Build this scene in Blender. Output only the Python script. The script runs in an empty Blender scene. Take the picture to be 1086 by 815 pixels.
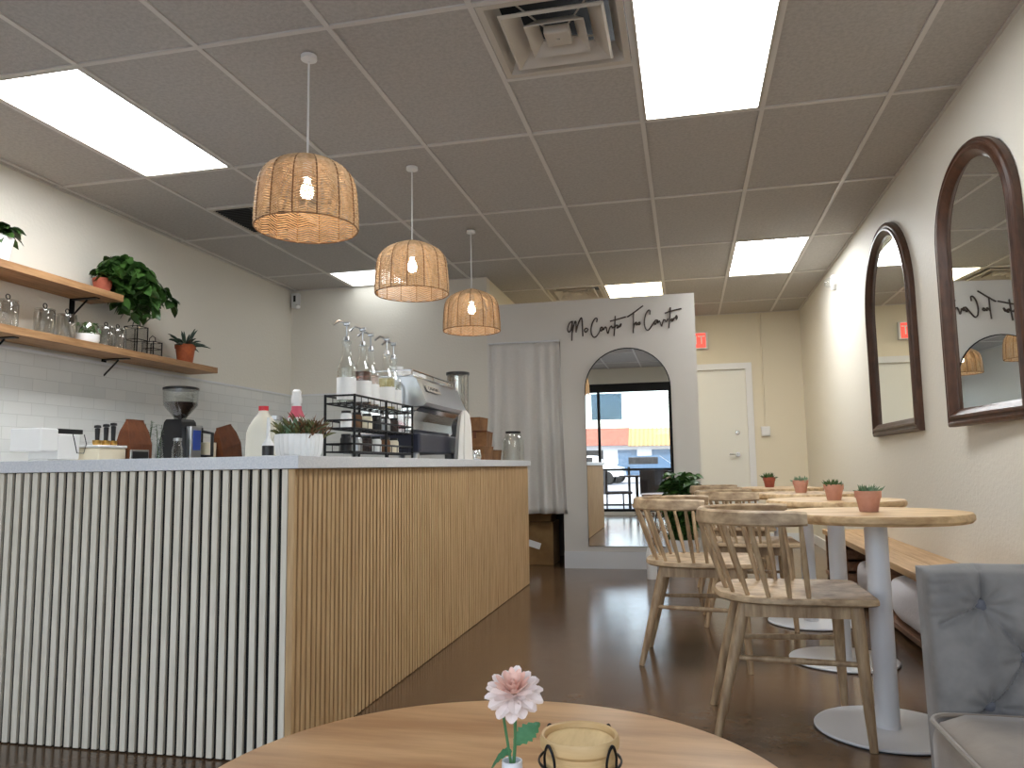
import bpy, bmesh, math, random
from mathutils import Vector, Matrix, noise
PI = math.pi
C = bpy.context.scene.collection
sc = bpy.context.scene
random.seed(7)

# ------------------------------------------------------------------ helpers
class MB:
    def __init__(s):
        s.bm = bmesh.new(); s.mi = 0
    def _f(s, vs):
        try:
            f = s.bm.faces.new(vs); f.material_index = s.mi; return f
        except ValueError:
            return None
    def box(s, x0, x1, y0, y1, z0, z1, bev=0.0, M=None, seg=2):
        b = bmesh.new()
        v = [b.verts.new((x, y, z)) for x in (x0, x1) for y in (y0, y1) for z in (z0, z1)]
        for q in ((0,1,3,2),(4,6,7,5),(0,4,5,1),(2,3,7,6),(0,2,6,4),(1,5,7,3)):
            b.faces.new([v[i] for i in q])
        if bev > 0:
            bmesh.ops.bevel(b, geom=b.edges[:], offset=bev, segments=seg, affect='EDGES', profile=.5)
        s._merge(b, M)
    def _merge(s, b, M=None):
        b.verts.index_update()
        vm = {}
        for v in b.verts:
            co = M @ v.co if M is not None else v.co
            vm[v.index] = s.bm.verts.new(co)
        for f in b.faces:
            s._f([vm[v.index] for v in f.verts])
        b.free()
    def loft(s, rings, caps=True, closed=False):
        R = [[s.bm.verts.new(p) for p in r] for r in rings]
        n = len(R[0]); m = len(R)
        for i in range(m if closed else m-1):
            a, b = R[i], R[(i+1) % m]
            for j in range(n):
                s._f([a[j], a[(j+1) % n], b[(j+1) % n], b[j]])
        if caps and not closed:
            s._f(list(reversed(R[0]))); s._f(R[-1])
    def tube(s, pts, r, seg=8, closed=False, caps=True):
        pts = [Vector(p) for p in pts]; n = len(pts)
        rr = r if isinstance(r, (list, tuple)) else [r]*n
        rings = []; up = None
        for i in range(n):
            if closed: t = pts[(i+1) % n]-pts[i-1]
            elif i == 0: t = pts[1]-pts[0]
            elif i == n-1: t = pts[-1]-pts[-2]
            else: t = pts[i+1]-pts[i-1]
            if t.length < 1e-9: t = Vector((0,0,1))
            t.normalize()
            if up is None:
                up = Vector((0,0,1)) if abs(t.z) < .9 else Vector((1,0,0))
            a = t.cross(up)
            if a.length < 1e-6: a = t.orthogonal()
            a.normalize(); b = a.cross(t).normalized(); up = b
            rings.append([pts[i]+a*(rr[i]*math.cos(2*PI*k/seg))+b*(rr[i]*math.sin(2*PI*k/seg)) for k in range(seg)])
        s.loft(rings, caps, closed)
    def cyl(s, p0, p1, r0, r1=None, seg=16):
        s.tube([p0, p1], [r0, r0 if r1 is None else r1], seg)
    def lathe(s, prof, c=(0,0,0), seg=24, sx=1, sy=1, caps=True):
        c = Vector(c)
        s.loft([[c+Vector((r*sx*math.cos(2*PI*k/seg), r*sy*math.sin(2*PI*k/seg), z)) for k in range(seg)] for r, z in prof], caps)
    def grid(s, fn, nu, nv, closed_u=False):
        V = [[s.bm.verts.new(fn(i/nu, j/nv)) for j in range(nv+1)] for i in range(nu if closed_u else nu+1)]
        for i in range(nu):
            for j in range(nv):
                i2 = (i+1) % len(V)
                s._f([V[i][j], V[i2][j], V[i2][j+1], V[i][j+1]])
    def sweep_rect(s, pts, w, h, tilt=None):
        """rectangular section (w across, h up) along pts lying roughly level; rounded a little"""
        pts = [Vector(p) for p in pts]; n = len(pts); rings = []
        for i in range(n):
            t = pts[min(i+1, n-1)]-pts[max(i-1, 0)]; t.z = 0; t.normalize()
            o = Vector((t.y, -t.x, 0))
            hh = h[i] if isinstance(h, (list, tuple)) else h
            u = Vector((0,0,1)) + (o*tilt if tilt else Vector((0,0,0)))
            c = .25*w
            prof = [(-w/2, -hh/2+c), (-w/2+c, -hh/2), (w/2-c, -hh/2), (w/2, -hh/2+c), (w/2, hh/2-c), (w/2-c, hh/2), (-w/2+c, hh/2), (-w/2, hh/2-c)]
            rings.append([pts[i]+o*a+u*b for a, b in prof])
        s.loft(rings)
    def leaf(s, base, d, L, W, curl=.3, roll=0, seg=4):
        d = Vector(d).normalized()
        side = d.cross(Vector((0,0,1)))
        if side.length < .05: side = Vector((math.cos(roll), math.sin(roll), 0))
        side.normalize()
        side = Matrix.Rotation(roll, 3, d) @ side
        nrm = side.cross(d).normalized()
        base = Vector(base); pv = None
        for i in range(seg+1):
            t = i/seg
            c = base+d*(L*t)-Vector((0,0,1))*(curl*L*t*t)
            w = W*.5*math.sin(PI*min(1, t*.85+.12))**.8*(1 if t < .99 else .05)
            q = [s.bm.verts.new(c-side*w+nrm*w*.25), s.bm.verts.new(c), s.bm.verts.new(c+side*w+nrm*w*.25)]
            if pv:
                s._f([pv[0], pv[1], q[1], q[0]]); s._f([pv[1], pv[2], q[2], q[1]])
            pv = q
    def build(s, name, mats, parent=None, smooth=True, ang=38, loc=None):
        me = bpy.data.meshes.new(name)
        bmesh.ops.recalc_face_normals(s.bm, faces=s.bm.faces[:])
        if smooth:
            for f in s.bm.faces: f.smooth = True
        s.bm.to_mesh(me); s.bm.free()
        if smooth: me.set_sharp_from_angle(angle=math.radians(ang))
        for m in (mats if isinstance(mats, (list, tuple)) else [mats]): me.materials.append(m)
        o = bpy.data.objects.new(name, me); C.objects.link(o)
        if parent is not None: o.parent = parent
        if loc: o.location = loc
        return o

def thing(name, label, cat, loc=(0,0,0), rz=0, group=None):
    o = bpy.data.objects.new(name, None); C.objects.link(o)
    o.empty_display_size = .05
    o.location = loc; o.rotation_euler = (0,0,rz)
    o['label'] = label; o['category'] = cat
    if group: o['group'] = group
    return o
def tag(o, label, cat, group=None, kind=None):
    o['label'] = label; o['category'] = cat
    if group: o['group'] = group
    if kind: o['kind'] = kind
    return o
def struct(o):
    o['kind'] = 'structure'; return o
def dup(root, loc, rz=None, label=None):
    def cp(o, par):
        c = o.copy(); C.objects.link(c); c.parent = par
        for ch in list(o.children):
            cp(ch, c)
        return c
    r = cp(root, None); r.location = loc
    if rz is not None: r.rotation_euler = (0,0,rz)
    if label: r['label'] = label
    return r
def catmull(P, n=6):
    P = [Vector(p) for p in P]; out = []
    Q = [P[0]*2-P[1]]+P+[P[-1]*2-P[-2]]
    for i in range(1, len(Q)-2):
        for k in range(n):
            t = k/n
            out.append(.5*((2*Q[i])+(Q[i+1]-Q[i-1])*t+(2*Q[i-1]-5*Q[i]+4*Q[i+1]-Q[i+2])*t*t+(3*Q[i]-Q[i-1]-3*Q[i+1]+Q[i+2])*t**3))
    out.append(P[-1]); return out

# ------------------------------------------------------------------ materials
def srgb(r, g, b):
    f = lambda c: ((c/255+.055)/1.055)**2.4 if c > 10.3 else c/255/12.92
    return (f(r), f(g), f(b), 1)
def newmat(name):
    m = bpy.data.materials.new(name); m.use_nodes = True
    nt = m.node_tree; return m, nt, nt.nodes['Principled BSDF']
def nd(nt, t, **kw):
    n = nt.nodes.new(t)
    for k, v in kw.items():
        if k in n.inputs: n.inputs[k].default_value = v
        else: setattr(n, k, v)
    return n
def mat(name, col, rough=.5, metal=0, col2=None, scale=8, stretch=(1,1,1), bump=0, bscale=60, bdist=.002, spec=None, coat=0, detail=4, trans=0, lo=.35, hi=.65, sheen=0):
    m, nt, p = newmat(name)
    p.inputs['Base Color'].default_value = col
    p.inputs['Roughness'].default_value = rough
    p.inputs['Metallic'].default_value = metal
    if spec is not None: p.inputs['Specular IOR Level'].default_value = spec
    if coat: p.inputs['Coat Weight'].default_value = coat
    if sheen: p.inputs['Sheen Weight'].default_value = sheen
    if trans: p.inputs['Transmission Weight'].default_value = trans
    tc = nd(nt, 'ShaderNodeTexCoord')
    mp = nd(nt, 'ShaderNodeMapping'); mp.inputs['Scale'].default_value = stretch
    nt.links.new(tc.outputs['Object'], mp.inputs[0])
    if col2:
        n = nd(nt, 'ShaderNodeTexNoise', Scale=scale, Detail=detail, Roughness=.6)
        nt.links.new(mp.outputs[0], n.inputs['Vector'])
        r = nd(nt, 'ShaderNodeMapRange'); r.inputs[1].default_value = lo; r.inputs[2].default_value = hi
        nt.links.new(n.outputs['Fac'], r.inputs[0])
        mx = nd(nt, 'ShaderNodeMix', data_type='RGBA')
        mx.inputs[6].default_value = col; mx.inputs[7].default_value = col2
        nt.links.new(r.outputs[0], mx.inputs[0]); nt.links.new(mx.outputs[2], p.inputs['Base Color'])
    if bump:
        n2 = nd(nt, 'ShaderNodeTexNoise', Scale=bscale, Detail=3)
        nt.links.new(mp.outputs[0], n2.inputs['Vector'])
        b = nd(nt, 'ShaderNodeBump', Strength=bump, Distance=bdist)
        nt.links.new(n2.outputs['Fac'], b.inputs['Height']); nt.links.new(b.outputs[0], p.inputs['Normal'])
    return m
def emis(name, col, s, base=(.8,.8,.8,1)):
    m, nt, p = newmat(name)
    p.inputs['Base Color'].default_value = base
    p.inputs['Emission Color'].default_value = col; p.inputs['Emission Strength'].default_value = s
    return m
def glassy(name, tint=(1,1,1,1), refl=.25, face=.04, rough=.02):
    m, nt, p = newmat(name); nt.nodes.remove(p)
    out = nt.nodes['Material Output']
    t = nd(nt, 'ShaderNodeBsdfTransparent'); t.inputs[0].default_value = tint
    g = nd(nt, 'ShaderNodeBsdfGlossy'); g.inputs['Roughness'].default_value = rough
    lw = nd(nt, 'ShaderNodeLayerWeight', Blend=.35)
    r = nd(nt, 'ShaderNodeMapRange'); r.inputs[3].default_value = face; r.inputs[4].default_value = refl
    nt.links.new(lw.outputs['Facing'], r.inputs[0])
    mx = nd(nt, 'ShaderNodeMixShader')
    nt.links.new(r.outputs[0], mx.inputs[0]); nt.links.new(t.outputs[0], mx.inputs[1]); nt.links.new(g.outputs[0], mx.inputs[2])
    nt.links.new(mx.outputs[0], out.inputs[0])
    return m

M = {}
wallc = srgb(226, 221, 209)
M['wall'] = mat('wall_paint', wallc, .55, bump=.55, bscale=55, bdist=.004)
M['wall_smooth'] = mat('partition_paint', srgb(222, 218, 211), .6, bump=.15, bscale=90)
M['wall_cream'] = mat('cream_block_paint', srgb(226, 217, 196), .6, bump=.2, bscale=60)
M['trimw'] = mat('white_trim_paint', srgb(225, 226, 228), .35)
M['doorw'] = mat('door_paint', srgb(228, 228, 222), .4, bump=.08, bscale=20)
M['tile'] = mat('ceiling_tile', srgb(186, 182, 177), .9, col2=srgb(172, 168, 163), scale=55, bump=.5, bscale=120, bdist=.003)
M['grid'] = mat('ceiling_grid_metal', srgb(208, 204, 198), .35, metal=0)
M['dark'] = mat('black_void', srgb(14, 14, 15), .8)
M['black'] = mat('black_metal', srgb(22, 22, 24), .4, metal=.6)
M['blackp'] = mat('black_plastic', srgb(24, 24, 27), .35)
M['alu'] = mat('bronze_mullion', srgb(28, 26, 26), .4, metal=.5)
M['white'] = mat('white_ceramic', srgb(238, 238, 236), .25)
M['whitem'] = mat('white_powder_coat', srgb(226, 228, 233), .3)
M['whitep'] = mat('white_plastic', srgb(232, 232, 230), .4)
M['chrome'] = mat('polished_steel', srgb(225, 228, 230), .12, metal=1)
M['steel'] = mat('brushed_steel', srgb(190, 192, 195), .3, metal=1, bump=.05, bscale=200)
M['brass'] = mat('brass', srgb(200, 160, 90), .3, metal=1)
M['mirror'] = mat('mirror_glass', srgb(238, 242, 242), .0, metal=1)
M['terra'] = mat('terracotta', srgb(204, 150, 128), .75, col2=srgb(190, 132, 110), scale=20)
M['terrad'] = mat('dark_terracotta', srgb(176, 92, 68), .75, col2=srgb(150, 76, 56), scale=20)
M['terra_o'] = mat('orange_terracotta', srgb(172, 88, 44), .75, col2=srgb(140, 66, 32), scale=20)
M['soil'] = mat('soil', srgb(60, 44, 32), .95)
M['kraft'] = mat('kraft_board', srgb(146, 104, 66), .85, col2=srgb(112, 76, 44), scale=10)
M['kraftd'] = mat('dark_kraft_bag', srgb(112, 62, 30), .6, col2=srgb(92, 48, 22), scale=14, bump=.3, bscale=20, bdist=.01)
M['carton'] = mat('cardboard', srgb(150, 116, 74), .9, col2=srgb(132, 98, 60), scale=6)
M['cream'] = mat('cream_paper', srgb(236, 226, 200), .6)
M['red'] = mat('red_plastic', srgb(205, 40, 52), .4)
M['milk'] = mat('milk_jug_plastic', srgb(226, 222, 206), .35)
M['beans'] = mat('coffee_beans', srgb(54, 30, 20), .5, col2=srgb(30, 16, 10), scale=60, bump=1, bscale=90, bdist=.01)
M['glass'] = glassy('clear_glass', (.97,.98,.97,1), .5, .06)
M['glassd'] = glassy('smoky_ribbed_glass', (.88,.88,.87,1), .5, .08)
M['pane'] = glassy('window_glass', (.955,.965,.965,1), .35, .04, 0)
M['bulb'] = emis('pendant_bulb_glow', (1,.84,.64,1), 30)
M['panel'] = emis('cool_light_panel', (.95,.98,1,1), 14)
M['paneld'] = emis('dimmer_light_panel', (.93,.98,1,1), 2.2)
M['panelw'] = emis('warm_light_panel', (1,.87,.60,1), 7.5)
M['exit'] = emis('exit_red', (1,.10,.07,1), .8, srgb(200,60,50))
M['green'] = mat('dark_green_leaf', srgb(66, 100, 42), .4, col2=srgb(34, 62, 24), scale=12)
M['green2'] = mat('leaf_green', srgb(72, 108, 50), .45, col2=srgb(40, 70, 32), scale=14)
M['greys'] = mat('succulent_green', srgb(134, 162, 132), .5, col2=srgb(92, 122, 88), scale=25)
M['olive'] = mat('olive_herbs', srgb(112, 110, 62), .6, col2=srgb(58, 76, 44), scale=30)
M['rust'] = mat('rusty_sprigs', srgb(128, 88, 56), .7, col2=srgb(92, 66, 40), scale=30)
M['aloe'] = mat('aloe_leaf', srgb(52, 74, 58), .4, col2=srgb(36, 50, 40), scale=20)
M['stem'] = mat('flower_stem', srgb(70, 120, 76), .5)
M['fleaf'] = mat('flower_leaf', srgb(86, 142, 100), .55, col2=srgb(62, 116, 78), scale=40)
M['petal'] = mat('white_petal', srgb(246, 232, 226), .6)
M['petalp'] = mat('peach_petal', srgb(240, 200, 184), .6)
M['screen'] = glassy('printed_grey_film', (.30,.36,.42,1), .1, .04, .4)
M['paper'] = mat('white_paper', srgb(238, 238, 236), .7)
M['pink'] = mat('pink_label', srgb(206, 90, 110), .5)
M['blue'] = mat('blue_label', srgb(50, 80, 170), .4)
M['towel'] = mat('white_towel', srgb(236, 232, 224), .9, bump=.3, bscale=160)
M['linen'] = mat('grey_linen', srgb(218, 215, 210), .9, col2=srgb(214, 210, 205), scale=60, bump=.25, bscale=200)
M['sack'] = mat('white_knit', srgb(222, 220, 224), .9, bump=.6, bscale=70, bdist=.006)
M['bamboo'] = mat('bamboo', srgb(222, 192, 142), .55, col2=srgb(200, 164, 112), scale=6, stretch=(1,1,8))
M['bambooi'] = mat('pale_bamboo_disc', srgb(232, 202, 144), .5, col2=srgb(212, 178, 118), scale=8, stretch=(6,1,1))

def wood(name, a, b, rough=.5, sc_=3, stretch=(1,14,14), bump=.12, lo=.3, hi=.7, knots=False):
    return mat(name, a, rough, col2=b, scale=sc_, stretch=stretch, bump=bump, bscale=12, bdist=.003, detail=8, lo=lo, hi=hi)
M['slat_front'] = wood('pale_front_slat', srgb(236, 228, 212), srgb(212, 203, 184), .6, 4, (12,12,1))  # front slats get a paler wood tone than the side slats
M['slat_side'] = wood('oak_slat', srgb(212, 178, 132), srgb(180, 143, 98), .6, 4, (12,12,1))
M['backing'] = mat('slat_backing', srgb(12, 12, 12), .8)
M['backing_s'] = mat('slat_backing_brown', srgb(64, 48, 32), .8)
M['top_q'] = mat('white_quartz', srgb(226, 226, 228), .3, col2=srgb(208, 210, 214), scale=160)
M['oak_shelf'] = wood('oak_shelf', srgb(182, 140, 98), srgb(136, 98, 62), .55, 4, (10,1,10))
M['chair'] = wood('weathered_oak', srgb(210, 184, 148), srgb(128, 100, 72), .5, 4, (3,3,5), .1, .34, .7)
M['chairleg'] = wood('weathered_oak_leg', srgb(200, 174, 138), srgb(132, 104, 76), .5, 5, (8,8,1), .1)
M['tabletop'] = wood('pale_mango_wood', srgb(226, 194, 146), srgb(160, 120, 78), .5, 3, (1.5,8,8), .12, .38, .7)
M['bench'] = wood('pale_pine', srgb(208, 172, 128), srgb(170, 132, 90), .5, 3, (12,1,12))
M['benchd'] = wood('reclaimed_board', srgb(140, 104, 78), srgb(100, 70, 50), .6, 3, (12,1,12))
M['coffee'] = wood('smooth_oak_top', srgb(212, 170, 122), srgb(170, 124, 80), .38, 1.8, (1.0,7,7), .03, .36, .62)
M['frame'] = wood('dark_walnut', srgb(86, 56, 40), srgb(52, 32, 22), .35, 5, (6,6,2))
M['velvet'] = mat('grey_velvet', srgb(134, 130, 126), .75, col2=srgb(108, 105, 103), scale=9, bump=.1, bscale=120, sheen=.25)
M['velvetb'] = mat('button_velvet', srgb(96, 96, 102), .6)
M['velvets'] = mat('taupe_velvet', srgb(152, 138, 122), .75, col2=srgb(132, 118, 104), scale=7, bump=.1, bscale=120, sheen=.3)
M['rattan'] = mat('rattan_cord', srgb(228, 198, 160), .7, col2=srgb(202, 168, 126), scale=40)
M['rattan_d'] = mat('dark_rattan_rib', srgb(140, 104, 70), .7)
M['greymetal'] = mat('diffuser_metal', srgb(196, 188, 176), .5)
M['patio'] = mat('patio_concrete', srgb(170, 172, 176), .8)
M['asphalt'] = mat('asphalt', srgb(130, 134, 140), .9)
M['stucco'] = mat('far_stucco', srgb(200, 206, 214), .9)
M['roofred'] = mat('terracotta_roof', srgb(160, 100, 84), .8, col2=srgb(140, 84, 72), scale=3)
M['rooftan'] = mat('tan_ribbed_roof', srgb(180, 146, 104), .8)
M['darkbrown'] = mat('dark_brown_wicker', srgb(64, 48, 42), .6, col2=srgb(44, 32, 28), scale=30)
M['carw'] = mat('white_car_paint', srgb(225, 230, 235), .2)
M['carb'] = mat('blue_car_paint', srgb(80, 104, 130), .2)
M['rubber'] = mat('tyre_rubber', srgb(20, 20, 20), .8)
M['syrup'] = glassy('amber_syrup', (.85,.55,.25,1), .3, .05)

def tilewall():
    m, nt, p = newmat('white_subway_tile')
    tc = nd(nt, 'ShaderNodeTexCoord'); sp = nd(nt, 'ShaderNodeSeparateXYZ'); cb = nd(nt, 'ShaderNodeCombineXYZ')
    ad = nd(nt, 'ShaderNodeMath', operation='ADD')
    nt.links.new(tc.outputs['Object'], sp.inputs[0])
    nt.links.new(sp.outputs['X'], ad.inputs[0]); nt.links.new(sp.outputs['Y'], ad.inputs[1])
    nt.links.new(ad.outputs[0], cb.inputs['X']); nt.links.new(sp.outputs['Z'], cb.inputs['Y'])
    br = nd(nt, 'ShaderNodeTexBrick', Scale=1.0)
    br.inputs['Brick Width'].default_value = .20; br.inputs['Row Height'].default_value = .075
    br.inputs['Mortar Size'].default_value = .0022; br.inputs['Mortar Smooth'].default_value = .3
    br.inputs['Color1'].default_value = srgb(226,226,222); br.inputs['Color2'].default_value = srgb(218,219,216)
    br.inputs['Mortar'].default_value = srgb(208,208,204)
    nt.links.new(cb.outputs[0], br.inputs['Vector']); nt.links.new(br.outputs['Color'], p.inputs['Base Color'])
    p.inputs['Roughness'].default_value = .2
    b = nd(nt, 'ShaderNodeBump', Strength=.4, Distance=.003); b.invert = True
    nt.links.new(br.outputs['Fac'], b.inputs['Height']); nt.links.new(b.outputs[0], p.inputs['Normal'])
    return m
M['subway'] = tilewall()

def floormat():
    m, nt, p = newmat('stained_concrete')
    tc = nd(nt, 'ShaderNodeTexCoord')
    n = nd(nt, 'ShaderNodeTexNoise', Scale=1.6, Detail=6, Roughness=.6)
    n2 = nd(nt, 'ShaderNodeTexNoise', Scale=14, Detail=5, Roughness=.7)
    nt.links.new(tc.outputs['Object'], n.inputs['Vector']); nt.links.new(tc.outputs['Object'], n2.inputs['Vector'])
    cr = nd(nt, 'ShaderNodeValToRGB')
    cr.color_ramp.elements[0].position = .3; cr.color_ramp.elements[0].color = srgb(82, 62, 45)
    cr.color_ramp.elements[1].position = .72; cr.color_ramp.elements[1].color = srgb(118, 93, 70)
    mx = nd(nt, 'ShaderNodeMix', data_type='FLOAT'); mx.inputs[0].default_value = .3
    nt.links.new(n.outputs['Fac'], mx.inputs[2]); nt.links.new(n2.outputs['Fac'], mx.inputs[3])
    nt.links.new(mx.outputs[0], cr.inputs[0]); nt.links.new(cr.outputs[0], p.inputs['Base Color'])
    r = nd(nt, 'ShaderNodeMapRange'); r.inputs[3].default_value = .10; r.inputs[4].default_value = .24
    nt.links.new(n2.outputs['Fac'], r.inputs[0]); nt.links.new(r.outputs[0], p.inputs['Roughness'])
    b = nd(nt, 'ShaderNodeBump', Strength=.12, Distance=.004)
    nt.links.new(n2.outputs['Fac'], b.inputs['Height']); nt.links.new(b.outputs[0], p.inputs['Normal'])
    return m
M['floor'] = floormat()

# ------------------------------------------------------------------ room shell
XL, XR, YF, YB, ZC = -3.88, 1.39, -0.5, 9.6, 2.74
YP = 7.0            # plane of the curtain / lettering wall
XRET = -1.82
def sbox(name, m, *a):
    b = MB(); b.box(*a); return struct(b.build(name, m, smooth=False))
sbox('floor', M['floor'], XL-.1, XR+.1, YF-.1, YB+.1, -.05, 0)
sbox('wall_left', M['wall'], XL-.12, XL, YF-.1, YP+.1, 0, ZC+.12)
sbox('wall_right', M['wall'], XR, XR+.12, YF-.1, YB+.1, 0, ZC+.12)
sbox('wall_rear_left', M['wall'], XL-.12, XRET, YP, YP+.12, 0, ZC+.12)
sbox('wall_return', M['wall_cream'], XRET-.12, XRET, YP+.12, YB, 0, ZC+.12)
# back wall with door opening
DX0, DX1, DZ = -.19, .73, 2.06
b = MB()
b.box(XRET-.12, DX0, YB, YB+.12, 0, ZC+.12); b.box(DX1, XR+.12, YB, YB+.12, 0, ZC+.12); b.box(DX0, DX1, YB, YB+.12, DZ, ZC+.12)
struct(b.build('wall_back', M['wall_cream'], smooth=False))
# partition with doorway
PT, PX1, OX0, OX1, OZ = 2.465, .12, -1.80, -1.115, 2.10
b = MB()
b.box(XRET, OX0, YP, YP+.12, 0, PT); b.box(OX1, PX1, YP, YP+.12, 0, PT); b.box(OX0, OX1, YP, YP+.12, OZ, PT)
struct(b.build('wall_partition', M['wall_smooth'], smooth=False))
# closet behind the curtain
b = MB()
b.box(XRET, -1.0, 7.95, 8.0, 0, 2.2); b.box(-1.05, -1.0, YP+.12, 8.0, 0, 2.2); b.box(XRET, -1.0, YP+.12, 8.0, 2.2, 2.25)
struct(b.build('wall_closet', mat('closet_paint', srgb(120,110,98), .8), smooth=False))
# front storefront wall
WZ0, WZ1 = .06, 2.46
b = MB()
b.box(XL-.12, XL+.15, YF-.12, YF, 0, ZC+.12); b.box(XR-.15, XR+.12, YF-.12, YF, 0, ZC+.12)
b.box(XL+.15, XR-.15, YF-.12, YF, WZ1, ZC+.12); b.box(XL+.15, XR-.15, YF-.12, YF, 0, WZ0)
struct(b.build('wall_front', M['wall'], smooth=False))
muls = [XL+.15, -2.93, -1.6, -.27, XR-.15]
for i in range(4):
    x0, x1 = muls[i], muls[i+1]
    b = MB(); w = .025
    b.box(x0, x0+w, YF-.09, YF-.03, WZ0, WZ1); b.box(x1-w, x1, YF-.09, YF-.03, WZ0, WZ1)
    b.box(x0+w, x1-w, YF-.09, YF-.03, WZ0, WZ0+.05); b.box(x0+w, x1-w, YF-.09, YF-.03, WZ1-.16, WZ1)
    o = struct(b.build('window_%d' % (i+1), M['alu'], smooth=False))
    g = MB(); g.box(x0+w, x1-w, YF-.063, YF-.057, WZ0+.05, WZ1-.16); g.build('glass_pane', M['pane'], o, smooth=False)
# baseboards
sbox('baseboard_partition', M['trimw'], OX1, PX1+.012, YP-.014, YP, 0, .15)
sbox('baseboard_partition_end', M['trimw'], PX1, PX1+.012, YP, YP+.12, 0, .15)
sbox('baseboard_right', M['trimw'], XR-.012, XR, YF, YB, 0, .1)
sbox('baseboard_back', M['trimw'], .82, XR-.012, YB-.012, YB, 0, .1)
# subway tile field
b = MB(); b.box(XL, XL+.01, 2.4, YP, .9, 1.66); b.box(XL+.01, XRET-.3, YP-.01, YP, .9, 1.66)
struct(b.build('wall_tile', M['subway'], smooth=False))
b = MB(); b.box(XL, XL+.016, 2.4, YP, 1.66, 1.675); b.box(XL+.016, XRET-.3, YP-.016, YP, 1.66, 1.675)
struct(b.build('trim_1', M['trimw'], smooth=False))

# ceiling: 2x4 lay-in tiles and T-bars, with openings for panels and registers
cx = [-.771+.61*k for k in range(-5, 4)]
xs = [XL]+cx+[XR]
ys = [YF]+[1.531+1.22*r for r in range(-1, 7)]+[YB]
half = {(-.771, 2.751): 'vent', (-3.211, 4.581): 'ret'}
def near(a, b): return abs(a-b) < .02
panels = [(-.161, 2.751), (-3.211, 2.751), (-3.211, 6.411), (.449, 6.411), (-.771, 7.631)]
vents = [(-.771, 2.751), (-3.211, 4.581), (-1.381, 7.631)]
b = MB(); g = MB()
t = .012
for i in range(len(xs)-1):
    for j in range(len(ys)-1):
        x0, x1, y0, y1 = xs[i], xs[i+1], ys[j], ys[j+1]
        ym = (y0+y1)/2
        if any(near(x0, p[0]) and near(y0, p[1]) for p in panels): continue
        sub = [(y0, y1)]
        for v in vents:
            if near(x0, v[0]) and y0-.01 <= v[1] < y1-.1:
                sub = [(y0, ym), (ym, y1)]
        for (a, c) in sub:
            if any(near(x0, v[0]) and near(a, v[1]) for v in vents): continue
            b.box(x0, x1, a, c, ZC+.008, ZC+.03)
        if len(sub) == 2: g.box(x0+t, x1-t, ym-t, ym+t, ZC, ZC+.012)
for x in cx: g.box(x-t, x+t, YF, YB, ZC, ZC+.012)
for y in ys[1:-1]:
    for i in range(len(xs)-1): g.box(xs[i]+t, xs[i+1]-t, y-t, y+t, ZC, ZC+.012)
g.box(XL, XL+.016, YF, YP, ZC, ZC+.012); g.box(XR-.016, XR, YF, YB, ZC, ZC+.012)
g.box(XL+.016, XRET-.1, YP-.016, YP, ZC, ZC+.012)
g.box(XRET, XR-.016, YB-.016, YB, ZC, ZC+.012)
ceil = struct(b.build('ceiling', M['tile'], smooth=False))
g.build('ceiling_grid', M['grid'], ceil, smooth=False)
b = MB(); b.box(XL-.1, XR+.1, YF-.1, YB+.1, ZC+.30, ZC+.34); b.build('ceiling_deck', M['dark'], ceil, smooth=False)

# door in the back wall
d = struct(MB_o := (lambda b: (b.box(DX0, DX1, YB+.02, YB+.065, .0, DZ), b.build('door_1', M['doorw'], smooth=False))[1])(MB()))
b = MB()
b.cyl((.60, YB+.02, 1.03), (.60, YB-.015, 1.03), .028, .026); b.tube([(.60, YB-.01, 1.03), (.60, YB-.045, 1.03), (.585, YB-.055, 1.03), (.50, YB-.055, 1.03)], .010, 8)
b.build('lever_handle', M['chrome'], d)
b = MB(); b.lathe([(0.0,0),(.030,0),(.028,.012),(.020,.022),(0.0,.024)]); o = b.build('deadbolt', M['chrome'], d); o.location = (.61, YB+.021, 1.29); o.rotation_euler = (PI/2,0,0)
b = MB()
b.box(DX0-.075, DX0, YB-.018, YB, 0, DZ+.075); b.box(DX1, DX1+.075, YB-.018, YB, 0, DZ+.075); b.box(DX0, DX1, YB-.018, YB, DZ, DZ+.075)
struct(b.build('trim_2', M['trimw'], smooth=False))
b = MB(); b.box(.78, .80, YB-.006, YB, DZ+.075, ZC); struct(b.build('trim_3', M['wall_cream'], smooth=False))

# conduit + box on back wall
o = thing('surface_mounted_conduit', 'cream painted electrical conduit dropping from ceiling to wall box right of the white door', 'conduit', (.93, YB, 1.24))
b = MB(); b.tube([(0,-.012,.1),(0,-.012,1.5)], .010, 10); b.build('pipe', M['wall_cream'], o)
b = MB(); b.box(-.05,.05,-.045,0,0,.115,.004); b.box(-.035,.035,-.05,-.045,.015,.1); b.build('junction_box', M['trimw'], o)

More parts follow.
